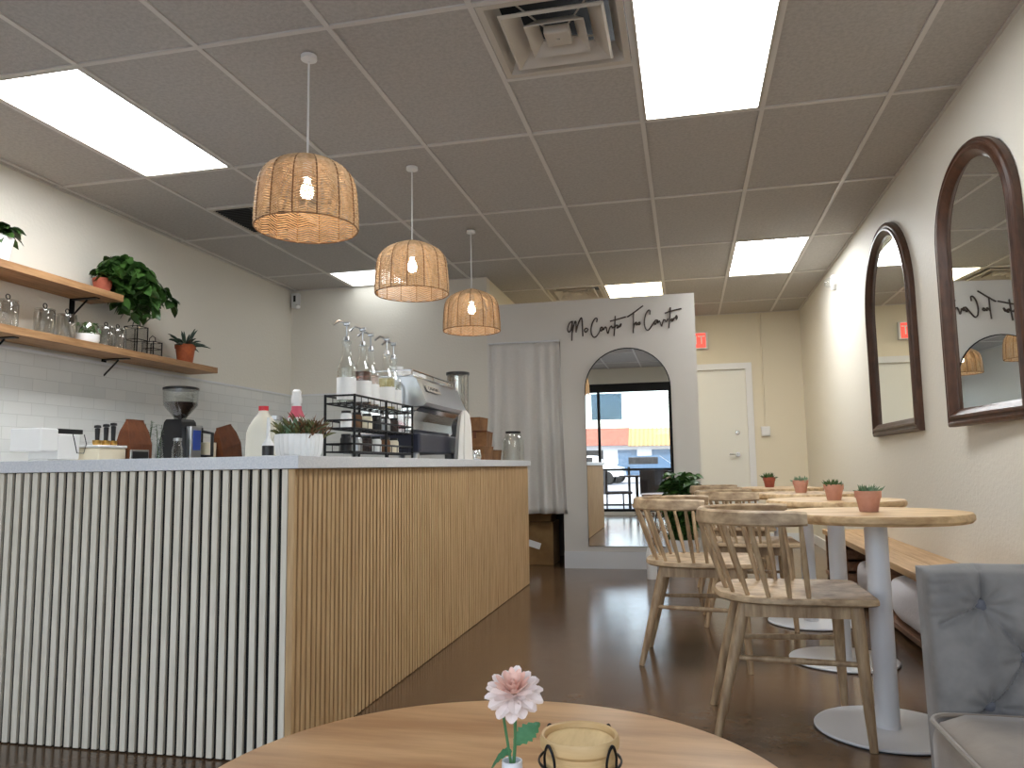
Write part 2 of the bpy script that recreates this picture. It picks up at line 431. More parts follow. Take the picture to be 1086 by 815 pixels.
# ------------------------------------------------------------------ ceiling lights
descr = {
 (-.161, 2.751): ('large white ceiling light panel near the frame top, right of the square air vent', .61, 1.22, 'panel'),
 (-3.211, 2.751): ('long white ceiling light panel on the left above the wooden shelves', .61, 1.22, 'panel'),
 (-3.211, 6.411): ('white ceiling light panel cut short by the rear left wall, behind the woven lamps', .61, YP-6.411-.002, 'paneld'),
 (.449, 6.411): ('white ceiling light panel near the right wall above the small round tables', .61, 1.22, 'panel'),
 (-.771, 7.631): ('yellow tinted ceiling light panel glowing just above the lettered partition', .61, 1.22, 'panelw')}
for p in panels:
    lab, w, l, mk = descr[p]
    o = thing('ceiling_light', lab, 'ceiling light', (p[0], p[1], ZC), group='recessed ceiling light panels')
    e = .016
    f = MB()
    f.box(e-.006, e+.008, e, l-e, .0, .07); f.box(w-e-.008, w-e+.006, e, l-e, .0, .07)
    f.box(e, w-e, e-.006, e+.008, .0, .07); f.box(e, w-e, l-e-.008, l-e+.006, .0, .07)
    f.build('frame', M['greymetal'], o, smooth=False)
    f = MB(); f.box(e+.008, w-e-.008, e+.008, l-e-.008, .006, .012); f.build('diffuser', M[mk], o, smooth=False)
# vents
def nested_vent(loc, label):
    o = thing('air_vent', label, 'air vent', loc, group='ceiling air vents')
    c = .305
    b = MB(); b.box(.012,.598,.012,.598,.19,.2); b.build('duct_back', M['dark'], o, smooth=False)
    b = MB()
    def ring(r0, z0, r1, z1, th=.006):
        for a in range(4):
            ca, sa = math.cos(a*PI/2), math.sin(a*PI/2)
            def P(r, s, z): return Vector((c+ca*r-sa*r*s, c+sa*r+ca*r*s, z))
            v = [P(r0,-1,z0), P(r0,1,z0), P(r1,1,z1), P(r1,-1,z1)]
            w_ = [p+Vector((0,0,th)) for p in v]
            V = [b.bm.verts.new(p) for p in v+w_]
            for q in ((0,1,2,3),(7,6,5,4),(0,4,5,1),(1,5,6,2),(2,6,7,3),(3,7,4,0)): b._f([V[k] for k in q])
    ring(.290, .0, .262, .001); ring(.262, .001, .225, .075)
    b.build('frame', M['greymetal'], o, smooth=False)
    b = MB(); ring(.205, -.012, .14, .045); ring(.205,-.012,.215,-.006); b.build('outer_louver', M['greymetal'], o, smooth=False)
    b = MB(); ring(.125, -.010, .075, .040); b.build('inner_louver', M['greymetal'], o, smooth=False)
    b = MB(); b.box(c-.055,c+.055,c-.055,c+.055,-.008,.03,.008); b.cyl((c,c,-.014),(c,c,-.006),.008); b.build('centre_plate', M['greymetal'], o, smooth=False)
    for sx, sy in ((1,1),(1,-1),(-1,1),(-1,-1)): b = MB(); b.cyl((c+sx*.04,c+sy*.04,.02),(c+sx*.16,c+sy*.16,.08),.004,seg=6); b.build('brace', M['greymetal'], o)
nested_vent((-.771, 2.751, ZC), 'square stepped ceiling air diffuser with nested louvers beside the large light panel')
nested_vent((-1.381, 7.631, ZC), 'stepped ceiling air diffuser seen edge-on just above the curtain end of the partition')
o = thing('air_vent', 'dark open return air grille in ceiling left of the nearest woven pendant lamp', 'air vent', (-3.211, 4.581, ZC), group='ceiling air vents')
b = MB(); b.box(.012,.598,.012,.598,.10,.11); b.build('duct_back', M['dark'], o, smooth=False)
b = MB()
for k in range(18): b.box(.03,.58,.04+k*.03,.046+k*.03,.004,.03)
b.box(.3,.31,.03,.58,.0,.02)
b.build('louver', M['blackp'], o, smooth=False)
b = MB(); b.box(.012,.03,.012,.598,-.003,.012); b.box(.58,.598,.012,.598,-.003,.012); b.box(.03,.58,.012,.03,-.003,.012); b.box(.03,.58,.58,.598,-.003,.012)
b.build('frame', M['greymetal'], o, smooth=False)

# ------------------------------------------------------------------ pendants
def pendant():
    o = thing('pendant_lamp', '', 'pendant lamp', (0,0,ZC), group='woven rattan pendant lamps over the counter')
    b = MB(); b.lathe([(0,0),(.035,0),(.035,-.018),(.012,-.026),(0,-.026)]); b.build('ceiling_rose', M['whitep'], o)
    b = MB(); b.tube([(0,0,-.02),(0,0,-.47)], .0045, 8); b.build('cord', M['whitep'], o)
    zt = -.465
    prof = [(.030,0),(.08,-.018),(.132,-.040),(.175,-.070),(.199,-.108),(.209,-.16),(.214,-.22),(.217,-.27),(.217,-.32)]
    pr = catmull([(r,z,0) for r,z in prof], 8)
    L = [0]
    for a,c in zip(pr, pr[1:]): L.append(L[-1]+(c-a).length)
    def at(s):
        s = max(0, min(L[-1], s))
        for k in range(len(L)-1):
            if s <= L[k+1]:
                t = (s-L[k])/(L[k+1]-L[k]+1e-9); return pr[k].lerp(pr[k+1], t)
        return pr[-1]
    N = 14
    b = MB(); n_rows = 38
    for r in range(1, n_rows+1):
        s = L[-1]*r/(n_rows+.5); pts = []
        amp = min(.008, .25*s)
        for k in range(N*4):
            ph = (k % 4)/4; zig = abs(ph*2-1)*2-1
            q = at(s+amp*zig)
            rr = q.x + (.0015 if (r+k) % 2 else -.0015)
            a = 2*PI*k/(N*4)
            pts.append((rr*math.cos(a), rr*math.sin(a), zt+q.y))
        b.tube(pts, .0034+.0007*random.random(), 4, closed=True)
    b.build('shade', M['rattan'], o)
    b = MB()
    for k in range(N):
        a = 2*PI*k/N
        b.tube([((q.x+.002)*math.cos(a), (q.x+.002)*math.sin(a), zt+q.y) for q in pr[::4]], .0035, 5)
    for zz, r in ((prof[0][1], .03), (prof[-1][1], .217)):
        b.tube([(r*math.cos(2*PI*k/48), r*math.sin(2*PI*k/48), zt+zz) for k in range(48)], .0035, 5, closed=True)
    b.build('shade_frame', M['rattan_d'], o)
    b = MB(); b.cyl((0,0,-.465),(0,0,-.562),.018,.02,12); b.build('lamp_holder', M['whitep'], o)
    b = MB(); b.lathe([(0.0,-.655),(.014,-.652),(.025,-.641),(.030,-.623),(.026,-.603),(.014,-.580),(.013,-.56)], seg=16); b.build('bulb', M['bulb'], o)
    return o
p0 = pendant()
plab = ['largest and nearest woven rattan pendant lamp hanging on white cord', 'middle woven rattan pendant lamp of the row of three', 'farthest and smallest looking woven rattan pendant lamp, nearest the curtain']
for i, y in enumerate((2.93, 4.235, 5.54)):
    if i == 0: p0.location = (-1.56, y, ZC); p0['label'] = plab[0]
    else: dup(p0, (-1.56, y, ZC), label=plab[i])

# ------------------------------------------------------------------ service counter
CX, CY, CE = -1.245, 2.285, 6.03
CT, TH = .967, .042
o = thing('service_counter', 'L-shaped service counter clad in vertical wood slats under the white worktop', 'counter', (-2.2, CY, 0))
def loc_(x, y): return x+2.2, y-CY
b = MB()
def bx(x0,x1,y0,y1,z0,z1,bev=0): b.box(x0+2.2,x1+2.2,y0-CY,y1-CY,z0,z1,bev)
bx(-3.05, CX-.022, CY+.012, CY+.62, 0, CT-TH); bx(-1.86, CX-.022, CY+.62, CE-.01, 0, CT-TH)
b.build('body', M['backing'], o, smooth=False)
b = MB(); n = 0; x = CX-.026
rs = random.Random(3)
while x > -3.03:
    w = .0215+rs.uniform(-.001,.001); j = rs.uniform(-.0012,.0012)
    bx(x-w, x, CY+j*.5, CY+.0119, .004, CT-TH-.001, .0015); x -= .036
b.build('front_slat_panel', M['slat_front'], o, smooth=False)['label'] = 'pale wood slats'
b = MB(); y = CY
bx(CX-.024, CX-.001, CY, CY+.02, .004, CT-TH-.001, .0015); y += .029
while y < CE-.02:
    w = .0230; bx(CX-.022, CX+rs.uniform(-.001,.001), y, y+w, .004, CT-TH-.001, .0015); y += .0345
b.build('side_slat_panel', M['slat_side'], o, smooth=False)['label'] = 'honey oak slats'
# worktop
b = MB()
L_ = [(-3.1, CY-.02), (CX+.022, CY-.02), (CX+.022, CE+.02), (-1.88, CE+.02), (-1.88, CY+.66), (-3.1, CY+.66)]
bot = [b.bm.verts.new((x+2.2, y-CY, 0)) for x, y in L_]; top = [b.bm.verts.new((x+2.2, y-CY, TH)) for x, y in L_]
b._f(bot); b._f(top)
for i in range(6): b._f([bot[i], bot[(i+1)%6], top[(i+1)%6], top[i]])
bmesh.ops.bevel(b.bm, geom=b.bm.edges[:], offset=.002, segments=1, affect='EDGES')
w = b.build('worktop', M['top_q'], smooth=False); w.location = (-2.2, CY, CT-TH)
tag(w, 'white speckled quartz worktop capping the slatted L-shaped counter', 'worktop')

# back counter along the left wall (behind the service counter)
BZ = .91
o = thing('back_counter', 'low white cabinet run along the tiled left wall under the wooden shelves', 'counter', (-3.56, 4.7, 0))
b = MB(); b.box(-.30,.30,-2.2,2.25,.08,BZ-.03); b.box(-.26,.26,-2.16,2.2,0,.08); b.build('cabinet_body', M['trimw'], o, smooth=False)
for k in range(6):
    b = MB(); b.box(.30,.318,-2.19+k*.74,-1.47+k*.74,.1,BZ-.05,.002); dd = b.build('cabinet_door', M['trimw'], o, smooth=False)
    b = MB(); b.tube([(.318,-2.1+k*.74,.7),(.34,-2.1+k*.74,.7),(.34,-2.1+k*.74,.8),(.318,-2.1+k*.74,.8)],.004,6); b.build('door_handle', M['steel'], dd)
b = MB(); b.box(-.308,.325,-2.22,2.28,0,.03,.002); w = b.build('worktop', M['top_q'], smooth=False); w.location = (-3.56,4.7,BZ-.03)
tag(w, 'white worktop at the foot of the tiled wall, behind the slatted counter', 'worktop')

# ------------------------------------------------------------------ wall shelves
def shelf(y0, y1, z, label, br):
    o = thing('wall_shelf', label, 'shelf', (XL, (y0+y1)/2, z), group='wooden shelves on the left wall')
    h = (y1-y0)/2
    b = MB(); b.box(.002, .26, -h, h, -.045, 0, .002); b.build('board', M['oak_shelf'], o, smooth=False)
    for yb in br:
        yy = yb-(y0+y1)/2
        b = MB(); b.box(.001, .007, yy-.02, yy+.02, -.20, -.045); b.box(.001, .20, yy-.02, yy+.02, -.052, -.0455)
        b.tube([(.005,yy,-.16),(.12,yy,-.055)], .006, 6); b.build('bracket', M['black'], o, smooth=False)
SU, SL = 2.098, 1.742
shelf(1.9, 4.31, SU, 'upper wooden wall shelf ending under the trailing ivy', (2.3, 3.3, 4.15))
shelf(1.9, 5.38, SL, 'lower and longer wooden wall shelf holding the glass jars', (2.3, 3.55, 4.45))

def pot_taper(b, r0, r1, h, rim=0, th=.006, c=(0,0,0)):
    pr = [(0,0),(r0,0)]
    if rim: pr += [(r1*.93,h-rim),(r1,h-rim),(r1*1.03,h),(r1-th,h),(r1-th-.006,h-rim)]
    else: pr += [(r1,h),(r1-th,h)]
    pr += [(r1-th-.004,h*.82),(0,h*.82)]
    b.lathe(pr, c, 24, caps=False)

# ivy, upper shelf left
o = thing('potted_ivy', 'small leafy plant in white pot on upper shelf at left frame edge', 'potted plant', (-3.73, 3.45, SU))
b = MB(); pot_taper(b, .05, .075, .15); b.build('pot', M['white'], o)
b = MB(); rs = random.Random(5)
for k in range(46):
    a = rs.uniform(0,2*PI); e = rs.uniform(-.3,1.1); r = rs.uniform(0,.05)
    b.leaf((r*math.cos(a), r*math.sin(a), .14+rs.uniform(0,.07)), (math.cos(a)*math.cos(e), math.sin(a)*math.cos(e), math.sin(e)), rs.uniform(.06,.10), rs.uniform(.045,.07), .5, rs.uniform(-.8,.8))
b.build('foliage', M['green'], o)
# pothos trailing off end
o = thing('trailing_pothos', 'big dark green pothos trailing over the right end of the upper shelf', 'potted plant', (-3.73, 4.24, SU))
b = MB(); pot_taper(b, .045, .062, .10); b.build('pot', M['terrad'], o)
b = MB(); rs = random.Random(11)
vines = []
for k in range(22):
    ry = rs.uniform(.06, .42); rx = rs.uniform(-.03, .22); top = .17*(1-ry*1.1)+rs.uniform(.0,.07)
    end = rs.uniform(-.04,.10)-ry*rs.uniform(.1,.45)
    vines.append(catmull([(0,0,.09), (rx*.4,.03+ry*.35,top+.03), (rx,.04+ry*.8,top*.7+.02), (rx+.02,.05+ry,end)], 6))
for v in vines: b.tube(v, .002, 4)
b.build('stems', M['stem'], o)
b = MB()
for v in vines:
    for q in v[3:]:
        for _ in range(2):
            a = rs.uniform(0,2*PI)
            b.leaf(q, (math.cos(a), math.sin(a), rs.uniform(-.7,.3)), rs.uniform(.06,.10), rs.uniform(.05,.08), .5, rs.uniform(-1,1))
for k in range(70):
    a = rs.uniform(0,2*PI); r = rs.uniform(0,.08)
    b.leaf((r*math.cos(a)+.04, r*math.sin(a)+.03, .09+rs.uniform(0,.10)*(1-r*5)), (math.cos(a), math.sin(a)*.8+.3, rs.uniform(-.2,.9)), rs.uniform(.05,.09), rs.uniform(.045,.07), .5, rs.uniform(-1,1))
b.build('foliage', M['green'], o)

# glass jars on lower shelf
def jar(r, h, label):
    o = thing('glass_jar', label, 'jar', (0,0,0), group='lidded glass jars on the lower shelf')
    b = MB()
    seg = 40
    def ring(rr, z, rib=1): return [Vector(((rr+(.0016*math.cos(k*PI) if rib else 0))*math.cos(2*PI*k/seg), (rr+(.0016*math.cos(k*PI) if rib else 0))*math.sin(2*PI*k/seg), z)) for k in range(seg)]
    b.loft([ring(r*.9,0,0), ring(r,.01), ring(r,h-.015), ring(r*.93,h,0), ring(r*.90,h,0), ring(r-.005,h-.018), ring(r-.005,.014), ring(r*.8,.008,0)])
    b.build('jar_body', M['glassd'], o)
    b = MB(); b.lathe([(0,h+.002),(r*.98,h+.002),(r*.98,h+.008),(r*.5,h+.014),(0,h+.016)]); b.build('lid', M['glassd'], o)
    b = MB(); rr = .014; b.tube([(0, rr*math.cos(2*PI*k/16), h+.03+rr*math.sin(2*PI*k/16)) for k in range(16)], .003, 6, closed=True)
    b.build('ring_handle', M['black'], o)
    return o
j = jar(.056, .155, 'leftmost ribbed glass jar with ring lid on the lower shelf'); j.location = (-3.73, 3.53, SL)
dup(j, (-3.73, 3.79, SL), label='second ribbed glass jar from the left on the lower shelf')
dup(j, (-3.73, 3.96, SL), label='ribbed glass jar just left of the white bowl of greenery')
# white bowl w/ trailing green in glass cloche-ish pot
o = thing('potted_string_plant', 'white half-dipped glass pot with small trailing greenery among the jars', 'potted plant', (-3.71, 4.11, SL)); o.scale = (.82,.82,1)
b = MB(); b.lathe([(0,0),(.07,0),(.085,.02),(.088,.06),(.083,.06),(.08,.055),(0,.05)], caps=False); b.build('pot', M['white'], o)
b = MB(); b.lathe([(.086,.06),(.086,.10),(.07,.13),(.066,.13),(.082,.10),(.082,.06)], caps=False); b.build('glass_collar', M['glass'], o)
b = MB(); rs = random.Random(8)
for k in range(50):
    a = rs.uniform(0,2*PI); r = rs.uniform(0,.07)
    b.leaf((r*math.cos(a), r*math.sin(a), .11+rs.uniform(-.05,.03)), (math.cos(a), math.sin(a), rs.uniform(-.5,.6)), .035, .022, .7, rs.uniform(-1,1), 3)
b.build('foliage', M['green2'], o)
jw = dup(j, (-3.71, 4.265, SL), label='ribbed glass jar just right of the white half-dipped pot'); jw.scale = (1,1,.85)
jw = dup(j, (-3.73, 4.395, SL), label='rightmost ribbed glass jar, touching the tall dark framed lantern'); jw.scale = (1,1,.9)
# hurricane: square frame glass
def lantern(loc, w, h, label):
    o = thing('glass_lantern', label, 'lantern', loc, group='metal framed glass lanterns')
    b = MB(); e = .003
    for sx in (-1,1):
        for sy in (-1,1): b.box(sx*w-e, sx*w+e, sy*w-e, sy*w+e, 0, h)
    for z in (.003, h*.5, h-.003):
        b.tube([(-w,-w,z),(w,-w,z),(w,w,z),(-w,w,z)], e, 5, closed=True)
    b.build('frame', M['black'], o, smooth=False)
    b = MB(); b.box(-w+.004,w-.004,-w+.004,w-.004,.006,h-.01); b.build('glass', M['glassd'], o, smooth=False)
    b = MB(); b.tube([(-w*.6,0,h),(-w*.5,0,h+.03),(0,0,h+.045),(w*.5,0,h+.03),(w*.6,0,h)], .003, 5); b.build('handle', M['black'], o)
lantern((-3.71, 4.55, SL), .052, .19, 'taller dark framed glass lantern under the trailing pothos')
lantern((-3.68, 4.68, SL), .045, .10, 'shorter dark framed glass lantern right of the tall one on the shelf')
# aloe
o = thing('potted_aloe', 'spiky aloe in terracotta pot at the right end of the lower shelf', 'potted plant', (-3.68, 5.05, SL)); o.scale = (1.1,1.1,1.18)
b = MB(); pot_taper(b, .05, .068, .115, .025); b.build('pot', M['terra_o'], o)
b = MB(); b.lathe([(0,.095),(.055,.098)], caps=False); b.build('soil', M['soil'], o)
b = MB(); rs = random.Random(4)
for k in range(26):
    a = 2*PI*k/26*3.3; e = .25+1.1*rs.random(); l = rs.uniform(.12,.2)
    d = Vector((math.cos(a)*math.cos(e), math.sin(a)*math.cos(e), math.sin(e)))
    pts = [Vector((.012*math.cos(a), .012*math.sin(a), .10))+d*l*t_+Vector((0,0,-.06*t_*t_)) for t_ in (0,.3,.6,.85,1)]
    b.tube(pts, [.008,.009,.007,.004,.0008], 6)
b.build('leaves', M['aloe'], o)

# ------------------------------------------------------------------ things on the back counter
# coffee grinder
o = thing('coffee_grinder', 'tall black and silver coffee grinder with clear hopper of beans', 'coffee grinder', (-3.50, 4.77, BZ))
b = MB()
b.loft([[Vector((x,y,z)) for x,y in ((-.10-dx,-.11-dx),(.10+dx,-.11-dx),(.10+dx,.11+dx),(-.10-dx,.11+dx))] for z,dx in ((0,.02),(.05,.01),(.36,-.03),(.38,-.04))])
b.build('body', M['blackp'], o, smooth=False)
b = MB(); b.box(.08,.13,-.05,.07,.03,.33,.01); b.build('front_panel', M['steel'], o, smooth=False)
b = MB(); b.box(.131,.135,-.03,.05,.16,.3); b.build('display', M['blue'], o, smooth=False)
b = MB(); b.tube([(.10,.09,.12),(.20,.09,.12),(.2,.09,.28),(.10,.09,.3)], .012, 8); b.box(.10,.2,-.05,.05,.0,.02,.004); b.build('portafilter_fork', M['blackp'], o)
b = MB(); b.lathe([(.04,.38),(.05,.40),(.115,.48),(.12,.59),(.117,.59),(.112,.482),(.048,.405),(.038,.385)], caps=False, seg=28); b.build('hopper', M['glass'], o)
b = MB(); b.lathe([(.0,.38),(.044,.40),(.108,.482),(.108,.50),(0,.505)], caps=False); b.build('coffee_beans', M['beans'], o)
b = MB(); b.lathe([(0,.59),(.122,.59),(.122,.605),(.1,.612),(0,.612)]); b.build('hopper_lid', M['blackp'], o)
# white water appliance
o = thing('water_dispenser', 'white boxy countertop appliance with black lid strip at far left', 'appliance', (-3.52, 3.66, BZ)); o.scale = (.85,.85,.9)
b = MB(); b.box(-.12,.115,-.055,.13,.10,.26,.008); b.box(-.1,.04,-.05,.12,0,.10,.004); b.box(-.12,.12,-.2,-.06,.15,.29,.008); b.build('body', M['whitep'], o, smooth=False)
b = MB(); b.box(-.11,.11,-.055,.16,.262,.292,.004); b.build('lid', M['blackp'], o, smooth=False)
b = MB(); b.tube([(.12,.06,.26),(.14,.06,.2),(.14,.08,.14),(.14,.14,.14),(.14,.16,.2),(.12,.16,.26)], .003, 6); b.build('jug_handle', M['black'], o)
o = thing('storage_tub', 'low cream storage tub beside the brown paper bag', 'container', (-3.46, 3.955, BZ))
b = MB(); b.box(-.1,.1,-.11,.12,0,.16,.01); b.build('tub', M['cream'], o, smooth=False)
b = MB(); b.box(-.104,.104,-.114,.124,.16,.175,.004); b.build('lid', M['whitep'], o, smooth=False)
for k,(yy,zz) in enumerate(((3.90,.0),(3.97,.0),(4.03,.0))):
    o = thing('portafilter', ['black handled portafilter at left of the trio on the cream tub','black handled portafilter in the middle of the trio on the cream tub','black handled portafilter against the brown bag, right of the trio'][k], 'portafilter', (-3.42, yy, BZ+.175), group='portafilters on the cream tub')
    b = MB(); b.lathe([(0,0),(.02,0),(.026,.012),(.026,.03),(0,.03)]); b.build('basket', M['brass'], o)
    b = MB(); b.cyl((0,0,.03),(0,0,.1+.01*k),.012,.015,10); b.lathe([(0,.0),(.02,.004),(.018,.018),(0,.022)], (0,0,.10+.01*k)); b.build('handle', M['blackp'], o)
def bag(name, label, loc, w, d_, h, mt, lean=0, rz=0):
    o = thing(name, label, 'paper bag', loc, rz)
    b = MB()
    rings = []
    for z, ww, dd in ((0,w,d_),(h*.55,w*1.03,d_*1.02),(h*.8,w*.93,d_*.6),(h,w*.72,d_*.08)):
        rings.append([Vector((x+lean*z, y, z)) for x, y in ((-dd/2,-ww/2),(dd/2,-ww/2),(dd/2+.004,0),(dd/2,ww/2),(-dd/2,ww/2))])
    b.loft(rings); b.build('bag_body', mt, o, smooth=False)
    b = MB(); b.box(-.008+lean*h,.008+lean*h,-w*.37,w*.37,h-.02,h+.004,.002); b.build('folded_top', mt, o, smooth=False)
    return o
bag('coffee_bag', 'upright dark brown kraft coffee bag on the back worktop', (-3.40, 4.19, BZ), .2, .1, .34, M['kraftd'])
o = thing('tablet_screen', 'small grey framed black screen leaning beside the brown coffee bag', 'screen', (-3.28, 4.10, BZ))
b = MB(); b.box(-.012,.0,-.08,.08,0,.15,.004); b.build('frame', M['steel'], o, smooth=False)
b = MB(); b.box(.0,.003,-.068,.068,.012,.138); b.build('display', M['blackp'], o, smooth=False)
for k,(yy,xx,hh) in enumerate(((4.34,-3.44,.22),(4.41,-3.48,.30),(4.48,-3.44,.27))):
    o = thing('bud_vase', ['clear glass vase of cuttings next to the brown bag','clear glass vase of cuttings, middle of the three','clear glass vase of cuttings nearest the small jar'][k], 'vase', (xx,yy,BZ), group='glass vases with green cuttings')
    b = MB(); b.lathe([(0,.0),(.028,0),(.03,.1),(.018,hh-.06),(.016,hh-.03),(.014,hh-.03),(.016,hh-.07),(.026,.1),(.024,.01),(0,.008)], caps=False, seg=16); b.build('glass', M['glass'], o)
    b = MB(); rs = random.Random(k)
    for q in range(4):
        a = rs.uniform(0,6); tp = Vector((.03*math.cos(a),.03*math.sin(a),hh+rs.uniform(-.03,.06)))
        b.tube([(0,0,.02),tp], .0018, 4)
        for e in range(7):
            f = rs.uniform(.5,1); a2 = rs.uniform(0,6)
            b.leaf(Vector((0,0,.02)).lerp(tp,f),(math.cos(a2),math.sin(a2),.3),.028,.016,.3,0,2)
    b.build('cuttings', M['green2'], o)
def smalljar(loc, r, h, label, m=None, lidm=None):
    o = thing('storage_jar', label, 'jar', loc)
    b = MB(); b.lathe([(0,0),(r,0),(r,h*.75),(r*.72,h*.88),(r*.7,h),(r*.64,h),(r*.66,h*.87),(r*.92,h*.73),(r*.92,.006),(0,.006)], caps=False); b.build('glass', m or M['glass'], o)
    b = MB(); b.lathe([(0,h),(r*.76,h),(r*.76,h+.018),(0,h+.02)]); b.build('lid', lidm or M['steel'], o)
    return o
smalljar((-3.36,4.56,BZ), .036,.22,'small capped glass jar left of the coffee grinder')
o = thing('milk_frother', 'steel and black machine tower just right of the coffee grinder', 'machine', (-3.64, 5.12, BZ))
b = MB(); b.box(-.05,.05,-.05,.05,0,.36,.008); b.build('tower', M['steel'], o, smooth=False)
b = MB(); b.box(.05,.062,-.035,.035,.14,.34,.003); b.tube([(.06,0,.12),(.10,0,.11),(.1,0,.04)],.01,8); b.build('spout', M['blackp'], o, smooth=False)
o = thing('paper_tub', 'tall cream paper tub between grinder and leaning brown bag', 'container', (-3.43, 4.99, BZ))
b = MB(); b.lathe([(0,0),(.058,0),(.066,.22),(.061,.22),(.054,.01),(0,.01)], caps=False); b.build('tub', M['cream'], o)
ob = bag('coffee_bag', 'dark brown kraft coffee bag slumping sideways right of the grinder', (-3.40, 5.22, BZ), .24, .1, .33, M['kraftd'])
ob.rotation_euler = (.22, 0, 0)
ob.location.z += .024

# ------------------------------------------------------------------ things on the front counter
o = thing('milk_jug', 'translucent white gallon milk jug with red cap', 'milk jug', (-2.05, 2.80+.55, CT))
o.location = (-1.78, 2.985, CT); o.scale = (.84,.84,.88)
b = MB()
pr = [(.0,0),(.066,0),(.072,.012),(.072,.13),(.066,.165),(.045,.205),(.024,.228),(.022,.242)]
rings = []
for r, z in pr:
    sq = max(0, min(1, (.2-z)/.1)); ring = []
    for k in range(32):
        a = 2*PI*k/32; c_, s_ = math.cos(a), math.sin(a)
        f = 1/max(abs(c_), abs(s_)); f = 1+(min(f,1.22)-1)*sq
        ring.append(Vector((r*f*c_, r*f*s_, z)))
    rings.append(ring)
b.loft(rings, caps=True); b.build('jug_body', M['milk'], o)
b = MB(); b.tube(catmull([(.05,-.03,.19),(.075,-.045,.17),(.085,-.05,.12),(.07,-.045,.09)],4), .011, 8); b.build('handle', M['milk'], o)
b = MB(); b.lathe([(0,.24),(.025,.24),(.025,.262),(.0,.264)], seg=20); b.build('cap', M['red'], o)
o = thing('sauce_bottle', 'small bottle with black and white label in front of the milk jug', 'bottle', (-1.60, 2.72, CT))
b = MB(); b.lathe([(0,0),(.022,0),(.022,.055),(.008,.08),(.006,.16),(0,.161)]); b.build('bottle', M['whitep'], o)
b = MB(); b.lathe([(.0225,.012),(.0228,.05)], caps=False); b.build('label_band', M['blackp'], o)
o = thing('herb_planter', 'white ribbed oval planter of herbs and succulents on the counter corner', 'potted plant', (-1.555, 2.88, CT)); o.scale = (1,1,1.12)
b = MB()
def rb(r, z): return [Vector((1.0*(r+.0025*math.cos(k*PI))*math.cos(2*PI*k/56), .8*(r+.0025*math.cos(k*PI))*math.sin(2*PI*k/56), z)) for k in range(56)]
b.loft([rb(.082,0), rb(.094,.02), rb(.1,.07), rb(.098,.088), rb(.09,.09), rb(.088,.075), rb(.03,.07)])
b.build('planter', M['white'], o)
rs = random.Random(21)
for nm, mt, x0, x1, n_, l, w_ in (('succulents', M['greys'], -.05, .04, 60, .045, .018), ('herbs', M['olive'], -.09, .09, 130, .05, .010), ('dry_sprigs', M['rust'], .0, .09, 90, .06, .006)):
    b = MB()
    for k in range(n_):
        x_ = rs.uniform(x0, x1); y_ = rs.uniform(-.06,.06); a = rs.uniform(0,2*PI)
        b.leaf((x_, y_, .07+rs.uniform(0,.035)), (math.cos(a)*.6+x_*3, math.sin(a)*.6, rs.uniform(.4,1.2)), l*rs.uniform(.9,1.7), w_*1.4, .2, rs.uniform(-1,1), 3)
    b.build(nm, mt, o)
o = thing('pump_bottle', 'white pump bottle with pink label standing behind the planter', 'bottle', (-1.80, 3.31, CT))
b = MB(); b.lathe([(0,0),(.04,0),(.042,.14),(.038,.2),(.022,.24),(.02,.27),(0,.272)], seg=20); b.build('bottle', M['white'], o)
b = MB(); b.lathe([(.0395,.201),(.0235,.24),(.0232,.255)], caps=False); b.build('label_band', M['pink'], o)
b = MB(); b.lathe([(0,.27),(.024,.27),(.026,.29),(.02,.31),(.022,.325),(.012,.335),(0,.337)]); b.build('cap', M['whitep'], o)
smalljar((-1.80,3.12,CT), .04,.18,'clear steel-lidded jar half hidden behind the herb planter')

# bottle rack -------------------------------------------------------
RX, RY = -1.49, 3.49
o = thing('wire_rack', 'black three-tier wire rack holding syrup bottles on the counter', 'rack', (RX, RY, CT))
w_, l_ = .07, .365
for k, z in enumerate((.03, .135, .245)):
    b = MB()
    b.tube([(-w_,-l_,z+.035),(w_,-l_,z+.035),(w_,l_,z+.035),(-w_,l_,z+.035)], .005, 6, closed=True)
    b.tube([(-w_,-l_,z),(w_,-l_,z),(w_,l_,z),(-w_,l_,z)], .004, 6, closed=True)
    for q in range(11): yy = -l_+l_*2*q/10; b.tube([(-w_,yy,z),(w_,yy,z)], .002, 4); b.tube([(w_,yy,z),(w_,yy,z+.035)], .002, 4); b.tube([(-w_,yy,z),(-w_,yy,z+.035)], .002, 4)
    for q in range(1,3): xx = -w_+w_*2*q/3; b.tube([(xx,-l_,z),(xx,l_,z)], .002, 4)
    b.build('wire_tier', M['black'], o)
for sx in (-1,1):
    for yy in (-l_, 0, l_):
        b = MB(); b.tube([(sx*w_,yy,0),(sx*w_,yy,.285)], .006, 6); b.build('post', M['black'], o)
TZ = CT+.25
def bottle(label, liquid):
    o = thing('syrup_bottle', label, 'bottle', (0,0,0), group='pump-top syrup bottles on the top tier')
    b = MB(); b.lathe([(0,0),(.041,0),(.043,.01),(.043,.15),(.038,.175),(.023,.205),(.019,.24),(.019,.27),(.022,.272),(.022,.285),(.0,.286)], seg=20); b.build('glass', M['glass'], o)
    b = MB(); b.lathe([(0,.004),(.039,.004),(.039,.16),(0,.16)], seg=16); b.build('syrup', liquid, o)
    b = MB(); b.lathe([(.0436,.015),(.0436,.115)], caps=False, seg=20); b.build('label_band', M['paper'], o)
    b = MB(); b.cyl((0,0,.285),(0,0,.36),.004,seg=6); b.cyl((0,0,.285),(0,0,.305),.016,.012,10); b.box(-.012,.012,-.014,.014,.355,.372,.003)
    b.tube([(0,0,.367),(.005,-.035,.378),(.006,-.062,.358)], .0055, 6); b.build('pump', M['steel'], o)
    return o
